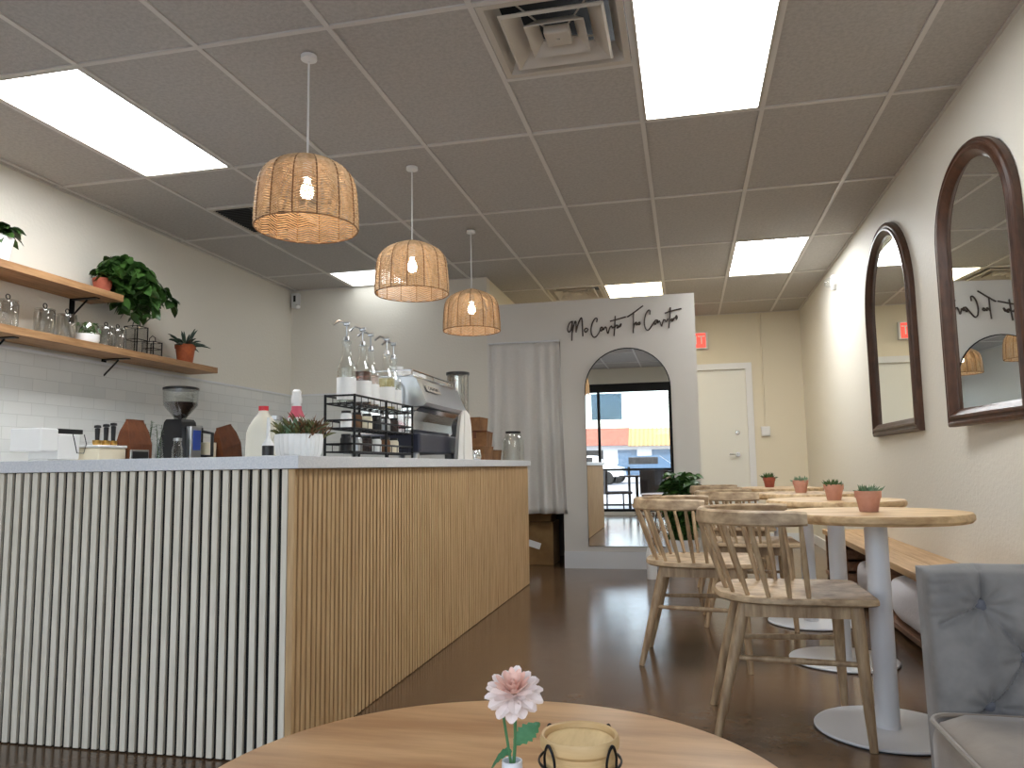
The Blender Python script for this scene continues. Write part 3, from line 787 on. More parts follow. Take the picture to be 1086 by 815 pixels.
bl = ['pump-top syrup bottle at the left end of the top tier', 'second pump-top syrup bottle from the left on the rack', 'middle pump-top syrup bottle on the rack', 'fourth pump-top syrup bottle from the left on the rack', 'pump-top syrup bottle nearest the espresso machine']
syr = [M['syrup'], M['syrup']]
bt = bottle(bl[0], M['syrup']); bt.location = (RX, RY-.30, TZ); bt.rotation_euler = (0,0,-1.3)
for k in range(1,5): dup(bt, (RX+(.012 if k % 2 else -.012), RY-.30+.15*k, TZ), rz=-1.4+.12*(k-2), label=bl[k]).children
for k, (bo, cc) in enumerate(zip([q_ for q_ in C.objects if q_.name.startswith('syrup_bottle')], ((.93,.93,.90,1),(.45,.28,.22,1),(.93,.80,.74,1),(.92,.84,.58,1),(.88,.88,.84,1)))):
    for c_ in bo.children:
        if c_.name.startswith('syrup'):
            c_.material_slots[0].link = 'OBJECT'; c_.material_slots[0].material = glassy('syrup_tint_%d' % k, cc, .3, .05)
# small jars on lower tiers
def mini(label, m, z, y, x=.0, h=.068, r=.026):
    o = thing('sauce_jar', label, 'jar', (RX+x, RY+y, CT+z+.002), group='small jars on the lower rack tiers')
    b = MB(); b.lathe([(0,0),(r,0),(r,h*.8),(r*.8,h*.95),(0,h*.95)], seg=16); b.build('jar_body', m, o)
    b = MB(); b.lathe([(0,h*.95),(r*.84,h*.95),(r*.84,h*1.12),(0,h*1.12)], seg=16); b.build('lid', M['blackp'], o)
cols = [('white', M['white']), ('amber', M['rust']), ('cream', M['cream']), ('black', M['blackp']), ('grey', M['steel']), ('dark brown', M['beans'])]
for t_, z in enumerate((.138, .033)):
    for q in range(6):
        nm, mm = cols[(q+3*t_) % 6]
        mini('%s lidded jar on the %s tier of the wire rack%s' % (nm, ('middle','bottom')[t_], ''), mm, z, -.3+.115*q)
# black box under/behind rack (knock box)
# espresso machine ---------------------------------------------------
o = thing('espresso_machine', 'large polished steel espresso machine with dark base on counter', 'espresso machine', (-1.585, 4.27, CT)); o.scale = (1,1.3,.84)
b = MB(); b.box(-.26,.20,-.30,.36,.045,.17,.012); b.build('base', mat('dark_navy_base', srgb(38,40,56), .4), o, smooth=False)
for sx in (-.2,.15):
    for sy in (-.25,.3):
        b = MB(); b.lathe([(0,0),(.025,0),(.02,.045),(0,.045)], (sx,sy,0)); b.build('foot', M['steel'], o)
b = MB()
for (y0,y1) in ((-.22,.34),):
    rings = []
    for y in (y0,y1):
        rings.append([Vector((x,y,z)) for x,z in ((-.2,.175),(.10,.175),(.12,.20),(.115,.26),(.135,.32),(.16,.345),(-.2,.345))])
    b.loft(rings)
b.build('lower_panel', M['chrome'], o, smooth=False)
b = MB()
rings = []
for y in (-.24,.36):
    rings.append([Vector((x,y,z)) for x,z in ((-.24,.35),(.19,.35),(.21,.37),(.15,.53),(.13,.545),(-.24,.545))])
b.loft(rings); b.build('upper_panel', M['steel'], o, smooth=False)
b = MB()
for sx_ in (-1,1):
    pass
b.box(-.24,.13,-.235,.355,.547,.56,.003); b.tube([(-.23,-.23,.59),(.12,-.23,.59),(.12,.35,.59),(-.23,.35,.59)], .006, 6, closed=True)
for q in ((-.23,-.23),(.12,-.23),(.12,.35),(-.23,.35),(.12,.06)): b.tube([(q[0],q[1],.555),(q[0],q[1],.59)], .005, 6)
b.build('cup_rail', M['chrome'], o)
b = MB(); 
b.box(.0,.003,-.09,.09,.0,.045); pl = b.build('name_plate', M['greymetal'], o, smooth=False); pl.location = (.185,-.08,.455); pl.rotation_euler = (0,-math.atan2(.06,.16),0); plate_ = pl
b = MB()
for q in range(3): b.tube([(-.10+.08*q,-.24,.5),(-.10+.08*q,-.28,.48),(-.1+.08*q,-.285,.3),(-.1+.08*q,-.28,.22)], .007, 8)
b.build('steam_wand', M['chrome'], o)
for q in range(4):
    c_ = thing('espresso_cup', ['white cup at the left end of the row on top of the espresso machine','second white cup from the left on top of the espresso machine','third white cup from the left on top of the espresso machine','white cup at the right end of the row on top of the espresso machine'][q], 'cup', (-1.58, 4.05+.13*q, CT+.561*.84), group='white cups on the espresso machine')
    b = MB(); b.lathe([(0,.0),(.02,.0),(.032,.04),(.034,.055),(.031,.055),(.018,.008),(0,.006)], seg=20, caps=False); b.build('cup', M['white'], c_)
    b = MB(); b.tube([(0,-.032,.045),(0,-.05,.04),(0,-.05,.02),(0,-.03,.015)], .003, 6); b.build('handle', M['white'], c_)
# clear tall grinder hopper behind
o = thing('coffee_grinder', 'tall black grinder with steel and clear cylinder hopper right of the espresso machine', 'coffee grinder', (-1.735, 5.74, CT)); o.scale = (1,1,1.13)
b = MB(); b.box(-.08,.1,-.11,.11,0,.26,.012); b.build('body', M['blackp'], o, smooth=False)
b = MB(); b.lathe([(.05,.262),(.085,.31),(.085,.60),(.081,.60),(.081,.31),(.045,.262)], caps=False); b.build('hopper', M['glassd'], o)
b = MB(); b.lathe([(0,.26),(.045,.262),(.055,.3),(.055,.59),(0,.59)]); b.build('inner_cylinder', M['chrome'], o)
b = MB(); b.lathe([(0,.60),(.092,.60),(.092,.618),(0,.62)]); b.build('hopper_lid', M['blackp'], o)
# towel roll standing
o = thing('bar_towel', 'white folded bar towel draped upright between machine and kraft boxes', 'towel', (-1.315, 4.47, CT))
b = MB()
rs = random.Random(2)
rings = []
for z, w1, d1 in ((0,.085,.05),(.1,.075,.045),(.2,.06,.04),(.27,.045,.03),(.30,.02,.012)):
    rings.append([Vector((d1*math.cos(2*PI*k/24)*(1+.12*math.cos(5*2*PI*k/24)), w1*math.sin(2*PI*k/24)*(1+.1*math.cos(7*2*PI*k/24))+.05*z, z)) for k in range(24)])
b.loft(rings); b.build('cloth', M['towel'], o)
o = thing('milk_pitcher', 'small round steel pitcher at the foot of the white towel', 'pitcher', (-1.285, 4.60, CT))
b = MB(); b.lathe([(0,0),(.038,0),(.042,.02),(.036,.055),(.032,.06),(.029,.058),(.038,.02),(0,.006)], caps=False); b.build('cup', M['chrome'], o)
b = MB(); b.tube([(0,.036,.05),(0,.058,.045),(0,.058,.02),(0,.04,.015)], .004, 6); b.build('handle', M['chrome'], o)
# kraft items
def kbox(loc, sx, sy, sz, label, rz=0, name='kraft_box'):
    o = thing(name, label, 'box', loc, rz, group='stacked kraft takeaway boxes')
    b = MB(); b.loft([[Vector((x*f,y*f,z)) for x,y in ((-sx,-sy),(sx,-sy),(sx,sy),(-sx,sy))] for z,f in ((0,.92),(sz*.9,1))]); b.build('tray', M['kraft'], o, smooth=False)
    b = MB(); b.box(-sx*1.02,sx*1.02,-sy*1.02,sy*1.02,sz*.9+.0005,sz,.003); b.box(-.01,.01,-sy*1.05,-sy*1.02,sz*.5,sz*.95); b.build('lid', M['kraftd'] if rz > 0 else M['kraft'], o, smooth=False)
kbox((-1.50,5.40,CT), .10,.13,.105, 'kraft box at the bottom left of the takeaway stack')
kbox((-1.50,5.72,CT), .075,.12,.085, 'kraft box at the bottom right of the takeaway stack, beside the glass jar', -.15)
kbox((-1.50,5.48,CT+.106), .085,.17,.11, 'long kraft box in the middle of the takeaway stack', .12)
kbox((-1.50,5.37,CT+.217), .075,.085,.095, 'topmost small kraft box of the takeaway stack', -.1)
oj = smalljar((-1.318,5.84,CT), .088,.215,'large clear glass jar with dark lid at the far end of the counter', M['glass'], M['blackp'])
oj.children[1].scale = (.9,.9,.8); oj.children[1].location.z = .042

# ------------------------------------------------------------------ curtain & boxes
o = thing('doorway_curtain', 'pale grey linen curtain hanging in the partition doorway', 'curtain', (-1.46, YP-.03, 0))
b = MB()
def cur(u, v):
    z = .49+(2.075-.49)*(1-v)
    flare = 1+.05*v
    x = (-.335+.68*u)*flare+(.03*v if u > .5 else .0)
    y = .026*math.sin(u*2*PI*5.3+1.2*math.sin(u*7)+math.sin(v*2)*.5+.8)*(.5+.7*v)+.010*math.sin(u*29+v*2)-.014*v
    return (x, y, z)
b.grid(cur, 120, 24)
cl = b.build('cloth', M['linen'], o)
m_ = cl.modifiers.new('thickness', 'SOLIDIFY'); m_.thickness = .003
b = MB(); b.tube([(-.338,.0,2.085),(.342,.0,2.085)], .010, 10); b.build('curtain_rod', M['trimw'], o)
def carton(loc, sx, sy, sz, label, rz=0):
    o = thing('cardboard_box', label, 'box', loc, rz, group='cardboard boxes behind the curtain')
    b = MB(); b.box(-sx,sx,-sy,sy,0,sz,.003); b.build('box', M['carton'], o, smooth=False)
    b = MB(); b.box(-.03,.03,-sy-.001,sy+.001,sz+.0002,sz+.001); b.build('tape', M['kraft'], o, smooth=False)
    return o
c1 = carton((-1.45,7.36,0), .20,.18,.40, 'large cardboard box on the floor under the curtain hem')
b = MB(); b.box(-.06,.06,-.003,0,-.03,.03); lb = b.build('shipping_label', M['paper'], c1, smooth=False); lb.location = (.02,-.1812,.19); lb.rotation_euler = (0,.3,0)
carton((-1.45,7.36,.402), .18,.16,.30, 'smaller cardboard box stacked on the one under the curtain')

# ------------------------------------------------------------------ lettering on the partition
o = thing('wall_lettering', 'brown handwritten script lettering across the partition above the arched mirror', 'lettering', (-1.04, YP, 2.125))
strokes = [
 [(98,128),(72,148),(58,190),(66,216),(84,204),(94,165),(100,128),(98,180),(91,292)],
 [(97,225),(110,170),(124,132),(131,150),(128,218)], [(128,225),(148,155),(170,112),(181,116),(184,180),(185,262)],
 [(228,204),(212,198),(200,212),(208,230),(224,220),(230,204)],
 [(304,155),(309,128),(292,124),(266,165),(254,222),(266,266),(290,278),(318,248),(336,212)],
 [(356,206),(342,200),(332,218),(342,232),(356,212),(360,228)], [(362,222),(374,202),(383,208),(388,238),(396,256),(408,222),(418,202)],
 [(418,204),(428,198),(434,214),(446,206)], [(460,118),(454,200),(445,282)], [(415,158),(470,148),(548,133)],
 [(452,214),(468,196),(480,200),(472,218),(482,216),(498,196),(508,186),(500,208),(484,212)],
 [(560,136),(618,102),(692,55)], [(612,100),(609,190),(604,272)], [(606,212),(622,192),(632,186),(632,208),(646,196),(660,188),(662,204),(646,208)],
 [(744,134),(746,102),(732,98),(710,130),(698,190),(706,244),(728,258),(756,226),(782,192)],
 [(802,184),(788,184),(778,206),(786,216),(800,198),(806,182),(808,212)], [(810,206),(820,192),(828,214),(836,236),(846,206),(856,182)],
 [(856,186),(868,190),(872,204),(886,190),(890,180)], [(912,90),(905,180),(893,258)], [(865,133),(930,118),(1000,108)],
 [(894,206),(914,190),(926,182),(918,202),(930,198),(942,176)], [(950,186),(958,160),(963,176),(956,196)]]
k_ = 1.038/(994-58)
b = MB()
for s_ in strokes:
    P = [((x-58)*k_*1.0, -.006, (300-y)*k_*1.02 - .055+(x-58)*.00004) for x, y in s_]
    b.tube(catmull(P, 5), .0065, 6)
b.build('script_strokes', mat('lettering_brown', srgb(66, 54, 46), .5), o)

# arched mirror on partition
def arch_pts(w, h, r, n=24):
    pts = [(-w,0),(w,0)]
    for k in range(n+1):
        a = PI*k/n; pts.append((w*math.cos(a), h-r+r*math.sin(a)))
    return pts
o = thing('arched_mirror', 'tall arched frameless mirror on partition reflecting the storefront windows', 'mirror', (-.505, YP, .20))
b = MB(); P = arch_pts(.385, 1.785, .375)
b.loft([[Vector((x,y,z)) for x,z in P] for y in (-.016,-.012)]); b.build('glass', M['mirror'], o, smooth=False)
b = MB()
ring = []
for (x,z) in P:
    c_ = Vector((x,0,z)); n_ = Vector((x*.02/.385,0,(z-.9)*.011)); ring.append([c_*1+Vector((0,-.020,0))])
b.tube([(x,-.012,z) for x,z in P], .006, 6, closed=True); b.build('frame', M['black'], o)
b = MB(); b.loft([[Vector((x*.97,y,.02+z*.98)) for x,z in P] for y in (-.0118,-.001)]); b.build('backing', M['blackp'], o, smooth=False)

# arched wood mirrors on right wall
def wall_mirror(y0, y1, z0, z1, label, yaw=0, piv=None):
    w = (y1-y0)/2; h = z1-z0
    o = thing('arched_wall_mirror', label, 'mirror', (XR-.001, (y0+y1)/2, z0), group='dark wood arched mirrors on the right wall')
    fw = .085
    # local: X = out of wall is -x, horizontal = y
    def loopat(ins, n=28):
        ww = w-ins; pts = []
        for k in range(9): pts.append((-ww+2*ww*k/8, ins))
        rz_ = min(w*1.02, h*.4); zc = h-rz_
        for k in range(7): pts.append((ww, ins+(zc-ins)*(k+1)/8))
        for k in range(n+1):
            a = PI*k/n; pts.append((ww*math.cos(a), zc+(rz_-ins)*math.sin(a)))
        for k in range(7): pts.append((-ww, zc-(zc-ins)*(k+1)/8))
        return pts
    prof = [(0,0),(0,-.028),(.006,-.036),(.018,-.040),(.024,-.034),(.032,-.034),(.040,-.044),(.052,-.044),(.060,-.034),(.068,-.030),(.078,-.020),(fw,-.012),(fw,0)]
    b = MB(); b.loft([[Vector((d_, y, z)) for y, z in loopat(i_)] for i_, d_ in prof], caps=False, closed=True)
    b.build('frame', M['frame'], o, ang=30)
    b = MB(); P = loopat(fw-.01); b.loft([[Vector((x, y, z)) for y, z in P] for x in (-.004,-.010)]); b.build('glass', M['mirror'], o, smooth=False)
    if yaw:
        o.rotation_euler = (0,0,yaw); 
        o.location.x -= abs(math.sin(yaw))*w
    return o
wall_mirror(3.44, 4.25, 1.085, 2.40, 'nearer and larger dark wood arched mirror cut by the right frame edge', .08)
wall_mirror(4.98, 6.14, 1.10, 2.53, 'farther dark wood arched mirror, left of the large one on the right wall')

# emergency light, sensor, exit sign
o = thing('wall_mounted_alarm', 'small white octagonal strobe alarm high on the right wall', 'alarm', (XR, 7.35, 2.555))
b = MB(); b.loft([[Vector((x, .075*s*math.cos(PI/8+k*PI/4), .075*s*math.sin(PI/8+k*PI/4))) for k in range(8)] for x,s in ((0,1),(-.03,1),(-.04,.88))]); b.build('housing', M['whitep'], o, smooth=False)
b = MB(); b.lathe([(.0,.06),(.03,.055),(.045,.03),(.048,.0)], seg=16, caps=False); l_ = b.build('lens', M['glass'], o); l_.rotation_euler = (0,-PI/2,0); l_.location = (-.04,0,0)
o = thing('wall_mounted_sensor', 'small white security sensor with dark eye in the rear left corner', 'sensor', (-3.80, YP-.0, 2.56))
b = MB(); b.box(-.06,.02,-.05,0,.0,.15,.008); b.cyl((.0,-.03,.02),(.03,-.07,.0),.03,.02); b.build('housing', M['whitep'], o)
b = MB(); b.box(-.035,-.01,-.053,-.05,.06,.125,.002); b.build('lens', M['blackp'], o, smooth=False)
def text_mesh(s, size, m, parent, M4, depth=.002):
    cu = bpy.data.curves.new('txt', 'FONT'); cu.body = s; cu.size = size; cu.extrude = depth; cu.align_x = 'CENTER'; cu.align_y = 'CENTER'
    t_ = bpy.data.objects.new('txt', cu); C.objects.link(t_)
    bpy.context.view_layer.update()
    me = bpy.data.meshes.new_from_object(t_.evaluated_get(bpy.context.evaluated_depsgraph_get()))
    bpy.data.objects.remove(t_)
    me.materials.clear(); me.materials.append(m)
    o_ = bpy.data.objects.new('lettering', me); C.objects.link(o_); o_.parent = parent; o_.matrix_local = M4
    return o_
text_mesh('CASADIO', .034, M['blackp'], plate_, Matrix.Translation((.004,.0,.0225)) @ Matrix.Rotation(PI/2,4,'Z') @ Matrix.Rotation(PI/2,4,'X'), .0008)
o = thing('exit_sign', 'red EXIT sign on back wall, mostly hidden behind the partition end', 'exit sign', (.13, YB, 2.32))
b = MB(); b.box(-.175,.175,-.06,0,0,.21,.006); b.build('housing', M['trimw'], o, smooth=False)
b = MB(); b.box(-.165,.150,-.064,-.06,.015,.195,.002); b.build('face', M['exit'], o, smooth=False)
text_mesh('EXIT', .15, M['white'], o, Matrix.Translation((-.01,-.066,.105)) @ Matrix.Rotation(PI/2,4,'X'))

# ------------------------------------------------------------------ chairs
def chair():
    o = thing('spindle_chair', '', 'chair', (0,0,0), group='weathered oak spindle-back chairs')
    # seat: rounded at back (-x), straight at front (+x)
    ZS = .468
    P = []
    for k in range(25):
        a = PI/2+PI*k/24
        P.append((.025+.235*math.copysign(abs(math.cos(a))**.8, math.cos(a)), .235*math.copysign(abs(math.sin(a))**.8, math.sin(a))))
    P += [(.265,-.235),(.300,-.22),(.305,-.19),(.305,.19),(.300,.22),(.265,.235)]
    b = MB(); b.loft([[Vector((x*f, y*f, ZS+z)) for x, y in P] for z, f in ((-.020,.965),(-.014,1),(-.002,1),(.004,.985),(.002,.90),(-.004,.5))])
    b.build('seat', M['chair'], o)
    zb = ZS-.020
    b = MB(); b.box(-.12,.25,-.19,-.17,zb-.045,zb); b.box(-.12,.25,.17,.19,zb-.045,zb); b.box(.23,.25,-.17,.17,zb-.045,zb); b.box(-.12,-.10,-.17,.17,zb-.045,zb)
    b.build('apron', M['chairleg'], o, smooth=False)
    legs = {}
    for nm, (tx,ty),(fx,fy) in (('a',(-.115,-.145),(-.228,-.19)),('b',(-.115,.145),(-.228,.19)),('c',(.235,-.185),(.252,-.235)),('d',(.235,.185),(.252,.235))):
        T = Vector((tx,ty,zb)); F = Vector((fx,fy,.0)); legs[nm] = (T,F)
        b = MB(); b.tube([F+Vector((0,0,.0)), F.lerp(T,.35), F.lerp(T,.8), T], [.0125,.0175,.0215,.021], 14); b.build('leg', M['chairleg'], o)
    for p, q, h in (('a','c',.262),('b','d',.262)):
        A = legs[p][1].lerp(legs[p][0], h/zb); B = legs[q][1].lerp(legs[q][0], h/zb)
        b = MB(); b.tube([A, A.lerp(B,.5), B], [.008,.011,.008], 10); b.build('stretcher', M['chairleg'], o)
    R = .262; zr = .735; xo = .0
    def rp(a, rr): return Vector((xo+rr*math.cos(a), rr*math.sin(a), 0))
    pts = []; hs = []
    n = 32
    pts.append(Vector((.085, R, zr))); hs.append(.044)
    pts.append(Vector((.05, R, zr))); hs.append(.050)
    for k in range(n+1):
        a = PI/2+PI*k/n; p = rp(a, R); pts.append(Vector((xo+(p.x-xo)*.97,p.y,zr))); hs.append(.052)
    pts.append(Vector((.05,-R,zr))); hs.append(.050); pts.append(Vector((.085,-R,zr))); hs.append(.044)
    b = MB(); b.sweep_rect(pts, .027, hs, tilt=-.18); b.build('top_rail', M['chair'], o)
    ang = [PI*1.5-PI*f for f in (.12,.24,.36,.5,.64,.76,.88)]
    zt_ = zr-.022
    T = [Vector((.065,-R,zt_)), Vector((.0,-R,zt_))]+[rp(a,R*.985)+Vector((0,0,zt_)) for a in ang]+[Vector((.0,R,zt_)), Vector((.065,R,zt_))]
    B = [Vector((.085,-.208,ZS)), Vector((.025,-.208,ZS))]+[Vector((.035+.205*math.cos(a),.208*math.sin(a),ZS)) for a in ang]+[Vector((.025,.208,ZS)), Vector((.085,.208,ZS))]
    for t_, b_ in zip(T, B):
        b = MB(); b.tube([b_, b_.lerp(t_,.35), b_.lerp(t_,.7), t_], [.0075,.0105,.0095,.007], 10); b.build('spindle', M['chairleg'], o)
    return o
ch = chair()
for i, (x, y, r, lab) in enumerate(((.292,2.960,.0,'nearest oak spindle-back chair, tucked under the front round table'),
        (.0,3.86,-.06,'oak spindle-back chair pulled out left, second from the camera'),
        (.30,4.77,.0,'third oak spindle-back chair from the camera, mostly hidden behind the nearest one'),
        (.28,5.84,.0,'farthest oak spindle-back chair, only its rail showing beside the plant'))):
    if i == 0: ch.location = (x,y,0); ch.rotation_euler = (0,0,r); ch['label'] = lab
    else: dup(ch, (x,y,0), r, lab)

# ------------------------------------------------------------------ tables
def table():
    o = thing('cafe_table', '', 'table', (0,0,0), group='round cafe tables along the bench')
    b = MB(); rs = random.Random(9); seg = 64
    def rg(r, z): return [Vector((r*(1+.012*noise.noise(Vector((math.cos(2*PI*k/seg)*1.5, math.sin(2*PI*k/seg)*1.5, 3))))*math.cos(2*PI*k/seg), r*(1+.012*noise.noise(Vector((math.cos(2*PI*k/seg)*1.5, math.sin(2*PI*k/seg)*1.5, 3))))*math.sin(2*PI*k/seg), z)) for k in range(seg)]
    b.loft([rg(.24,.708), rg(.300,.712), rg(.309,.722), rg(.309,.735), rg(.303,.743), rg(.15,.745)])
    b.build('tabletop', M['tabletop'], o)
    b = MB(); b.lathe([(0,.012),(.041,.012),(.039,.02),(.038,.70),(.11,.703),(.11,.7085),(0,.7085)], seg=28); b.build('pedestal', M['whitem'], o)
    b = MB(); b.lathe([(0,0),(.24,0),(.24,.004),(.238,.004)], seg=56); b.build('base_gasket', M['blackp'], o)
    b = MB(); b.lathe([(0,.004),(.238,.004),(.240,.008),(.236,.012),(.0,.013)], seg=56); b.build('base_plate', M['whitem'], o)
    return o
tb = table()
tl = ['nearest round cafe table with pale wood top and white pedestal', 'second round cafe table from the camera along the bench', 'third round cafe table from the camera along the bench', 'farthest round cafe table, nearest the back wall']
TP = [(.64,2.955),(.675,3.92),(.665,4.80),(.63,5.85)]
for i,(x,y) in enumerate(TP):
    if i == 0: tb.location = (x,y,0); tb['label'] = tl[0]
    else: dup(tb, (x,y,0), .7*i, tl[i])
PP = [(.615,2.92,'terracotta pot of grey-green succulent on the nearest table',M['terra'],M['greys'],0),
      (.655,3.80,'terracotta pot of dark feathery succulent on the second table',M['terra'],M['green2'],1),
      (.64,4.75,'terracotta pot of pale pointed succulent on the third table',M['terra'],M['greys'],2),
      (.575,5.85,'dark red terracotta pot of upright green succulent on the farthest table',M['terrad'],M['green2'],3)]
for x,y,lab,mp_,ml,k in PP:
    o = thing('potted_succulent', lab, 'potted plant', (x,y,.7455), group='little terracotta pots on the cafe tables')
    b = MB(); pot_taper(b, .030, .043, .072, .024); b.build('pot', mp_, o)
    b = MB(); rs = random.Random(30+k)
    n = 60 if k in (0,2) else 80
    for q in range(n):
        a = rs.uniform(0,2*PI); e = rs.uniform(.15,1.5); r = rs.uniform(0,.03)
        l = rs.uniform(.022,.038) if k != 3 else rs.uniform(.03,.05)
        d = Vector((math.cos(a)*math.cos(e), math.sin(a)*math.cos(e), math.sin(e)))
        c_ = Vector((r*math.cos(a), r*math.sin(a), .062))
        b.tube([c_, c_+d*l*.55, c_+d*l], [.0032,.0036,.0006], 5)
    b.build('succulent', ml, o)

# ------------------------------------------------------------------ bench
BX = .92
o = thing('wall_bench', 'long pale wooden bench with lower shelf along the right wall', 'bench', (1.215, 4.4, 0))
y0, y1 = -2.1, 2.3
b = MB(); b.box(-.165,.0,y0,y1,.342,.38,.003); b.box(.002,.172,y0,y1,.342,.38,.003); b.build('seat_board', M['bench'], o, smooth=False)
b = MB(); b.box(-.16,.16,y0+.02,y1-.02,.03,.06,.003); b.build('lower_shelf', M['benchd'], o, smooth=False)
for yy in (y0+.03, -.55, .40, y1-.07):
    b = MB(); b.box(-.15,.16,yy,yy+.04,.0605,.3415); b.box(-.15,.15,yy,yy+.04,0,.0295); b.build('upright', M['benchd'], o, smooth=False)
def pillow(loc, sx, sy, sz, label, m, rx=0):
    b = MB()
    def f(u, v):
        th = 2*PI*u; ph = PI*v
        def se(c, e): return math.copysign(abs(c)**e, c)
        x = sx*se(math.sin(ph),.45)*se(math.cos(th),.45); y = sy*se(math.sin(ph),.45)*se(math.sin(th),.45); z = sz*se(math.cos(ph),.7)
        k = .012*noise.noise(Vector((x*9,y*9,z*9)))
        return (x*(1+k*4), y*(1+k*4), z+k+sz)
    b.grid(f, 40, 20, closed_u=True)
    o_ = b.build('floor_cushion', m); o_.location = loc; o_.rotation_euler = (0,rx,0)
    return tag(o_, label, 'cushion', 'white cushions stored under the bench')
pillow((1.20,4.36,.0605), .15,.38,.125, 'white knitted cushion under the bench, showing left of the velvet armchair', M['sack'])
pillow((1.20,5.30,.0605), .15,.27,.11, 'white knitted cushion under the bench behind the white table pedestals', M['sack'])
# crate + box under far bench end
o = thing('storage_crate', 'brown wooden crate under the far end of the bench', 'crate', (1.215, 6.2, .0605)); o.scale = (.85,1,1.1)
b = MB()
for z in (0,.075,.15):
    b.box(-.17,.17,-.22,-.208,z,z+.055); b.box(-.17,.17,.208,.22,z,z+.055); b.box(-.17,-.158,-.208,.208,z,z+.055); b.box(.158,.17,-.208,.208,z,z+.055)
b.box(-.158,.158,-.208,.208,0,.01)
b.build('slats', M['benchd'], o, smooth=False)
for sx in (-1,1):
    for sy in (-1,1):
        b = MB(); b.box(sx*.158-.012 if sx<0 else .146, -.134 if sx<0 else .158, sy*.208-.0 if sy<0 else .184, -.184 if sy<0 else .208, .01,.205); b.build('corner_post', M['benchd'], o, smooth=False)

# ------------------------------------------------------------------ plant by mirror
o = thing('potted_fern', 'bushy dark green plant in pale pot on floor beside arched mirror', 'potted plant', (-.06, 6.64, 0))
b = MB(); pot_taper(b, .11, .15, .30, 0, .012); b.build('pot', M['white'], o)
b = MB(); b.lathe([(0,.245),(.13,.25)], caps=False); b.build('soil', M['soil'], o)
b = MB(); rs = random.Random(77); stems = []
for k in range(34):
    a = rs.uniform(0,2*PI); sp_ = rs.uniform(.02,.15); hh = rs.uniform(.30,.58)
    stems.append(catmull([(.04*math.cos(a),.04*math.sin(a),.25),(.5*sp_*math.cos(a),.5*sp_*math.sin(a),.25+hh*.6),(sp_*math.cos(a),sp_*math.sin(a),.25+hh)], 6))
for s_ in stems: b.tube(s_, .004, 5)
b.build('stems', M['stem'], o)
b = MB()
for s_ in stems:
    for q in s_[2:]:
        for _ in range(5):
            a = rs.uniform(0,2*PI)
            b.leaf(q, (math.cos(a), math.sin(a), rs.uniform(-.1,.9)), rs.uniform(.07,.11), rs.uniform(.04,.06), .45, rs.uniform(-1,1))
b.build('foliage', M['green'], o)
o = thing('dried_stems', 'dry brown flower stems in small jar beside the fern pot', 'dried flowers', (-.31, 6.42, 0))
b = MB(); b.lathe([(0,0),(.04,0),(.045,.2),(.03,.25),(.026,.25),(.040,.19),(.036,.01),(0,.01)], caps=False); b.build('jar', M['whitep'], o)
b = MB(); rs = random.Random(6)
for k in range(16):
    a = rs.uniform(0,2*PI); tp = Vector((.10*math.cos(a), .10*math.sin(a), rs.uniform(.42,.62)))
    b.tube([(0,0,.05),(.02*math.cos(a),.02*math.sin(a),.25),tp], .0018, 4)
    for q in range(7):
        c_ = tp+Vector((rs.uniform(-.03,.03),rs.uniform(-.03,.03),rs.uniform(-.08,.02))); b.lathe([(0,-.006),(.006,0),(0,.006)], c_, 5)
b.build('dry_stems', M['rust'], o)

# ------------------------------------------------------------------ velvet armchair
AX0, AX1 = .437, 1.33
o = thing('velvet_armchair', 'grey tufted velvet armchair in the right foreground', 'armchair', ((AX0+AX1)/2, 1.60, 0))
W = (AX1-AX0)/2
buttons = []
for r_, z in enumerate((.645, .552, .46)):
    off = .0675 if r_ % 2 else 0
    for k in range(0, 7):
        xx = -W+.098+off+.135*k
        if -W+.06 < xx < W-.06: buttons.append((xx, z))
b = MB()
NX, NZ = 260, 160
def seam(p, a, c):
    ax, az = a; cx_, cz = c; dx, dz = cx_-ax, cz-az; L2 = dx*dx+dz*dz
    t_ = max(0, min(1, ((p[0]-ax)*dx+(p[1]-az)*dz)/L2))
    return math.hypot(p[0]-ax-dx*t_, p[1]-az-dz*t_)
seams = []
for i_, a in enumerate(buttons):
    for c in buttons[i_+1:]:
        dx, dz = abs(a[0]-c[0]), abs(a[1]-c[1])
        if .08 < dz < .11 and dx < .09: seams.append((a, c))
for a in buttons:
    if a[1] > .6: seams.append((a, (a[0], .74)))
left = [a for a in buttons if a[0] < -W+.12]
for a in left: seams.append((a, (-W+.02, a[1]-.035)))
def depth(x, z):
    d = 0
    for (bx_, bz) in buttons:
        q = math.hypot(x-bx_, z-bz); d -= .010*math.exp(-(q/.012)**2)+.015*math.exp(-(q/.035)**2)-.0035*math.exp(-((q-.03)/.022)**2)*math.cos(9*math.atan2(z-bz, x-bx_)+3*bx_*40)
    m_ = 1
    for a, c in seams:
        m_ = min(m_, seam((x,z), a, c))
    d -= .009*math.exp(-(m_/.0045)**2)+.009*math.exp(-(m_/.020)**2)
    th_ = noise.noise(Vector((x*16, z*22, 1.3))); d += .006*th_
    for k, zz in enumerate((.685,.665,.64,.625)):
        if x < -W+.09: d -= .003*math.exp(-((z-zz-.1*(x+W))/.006)**2)*(1-(x+W)/.09)
    return d
def bk(u, v):
    x = -W+2*W*u; z = .18+.532*v
    e = .020
    fx = min(1, min(x+W, W-x)/e); fz = min(1, (.712-z)/e)
    rnd = e*(1-math.sqrt(max(0, 1-(1-min(fx,1))**2)))+e*(1-math.sqrt(max(0, 1-(1-min(fz,1))**2)))
    puff = .015
    y = .02 + .05*(z-.36) - puff + rnd - depth(x, z)
    return Vector((x, y, z))
b.grid(bk, NX, NZ)
back = b
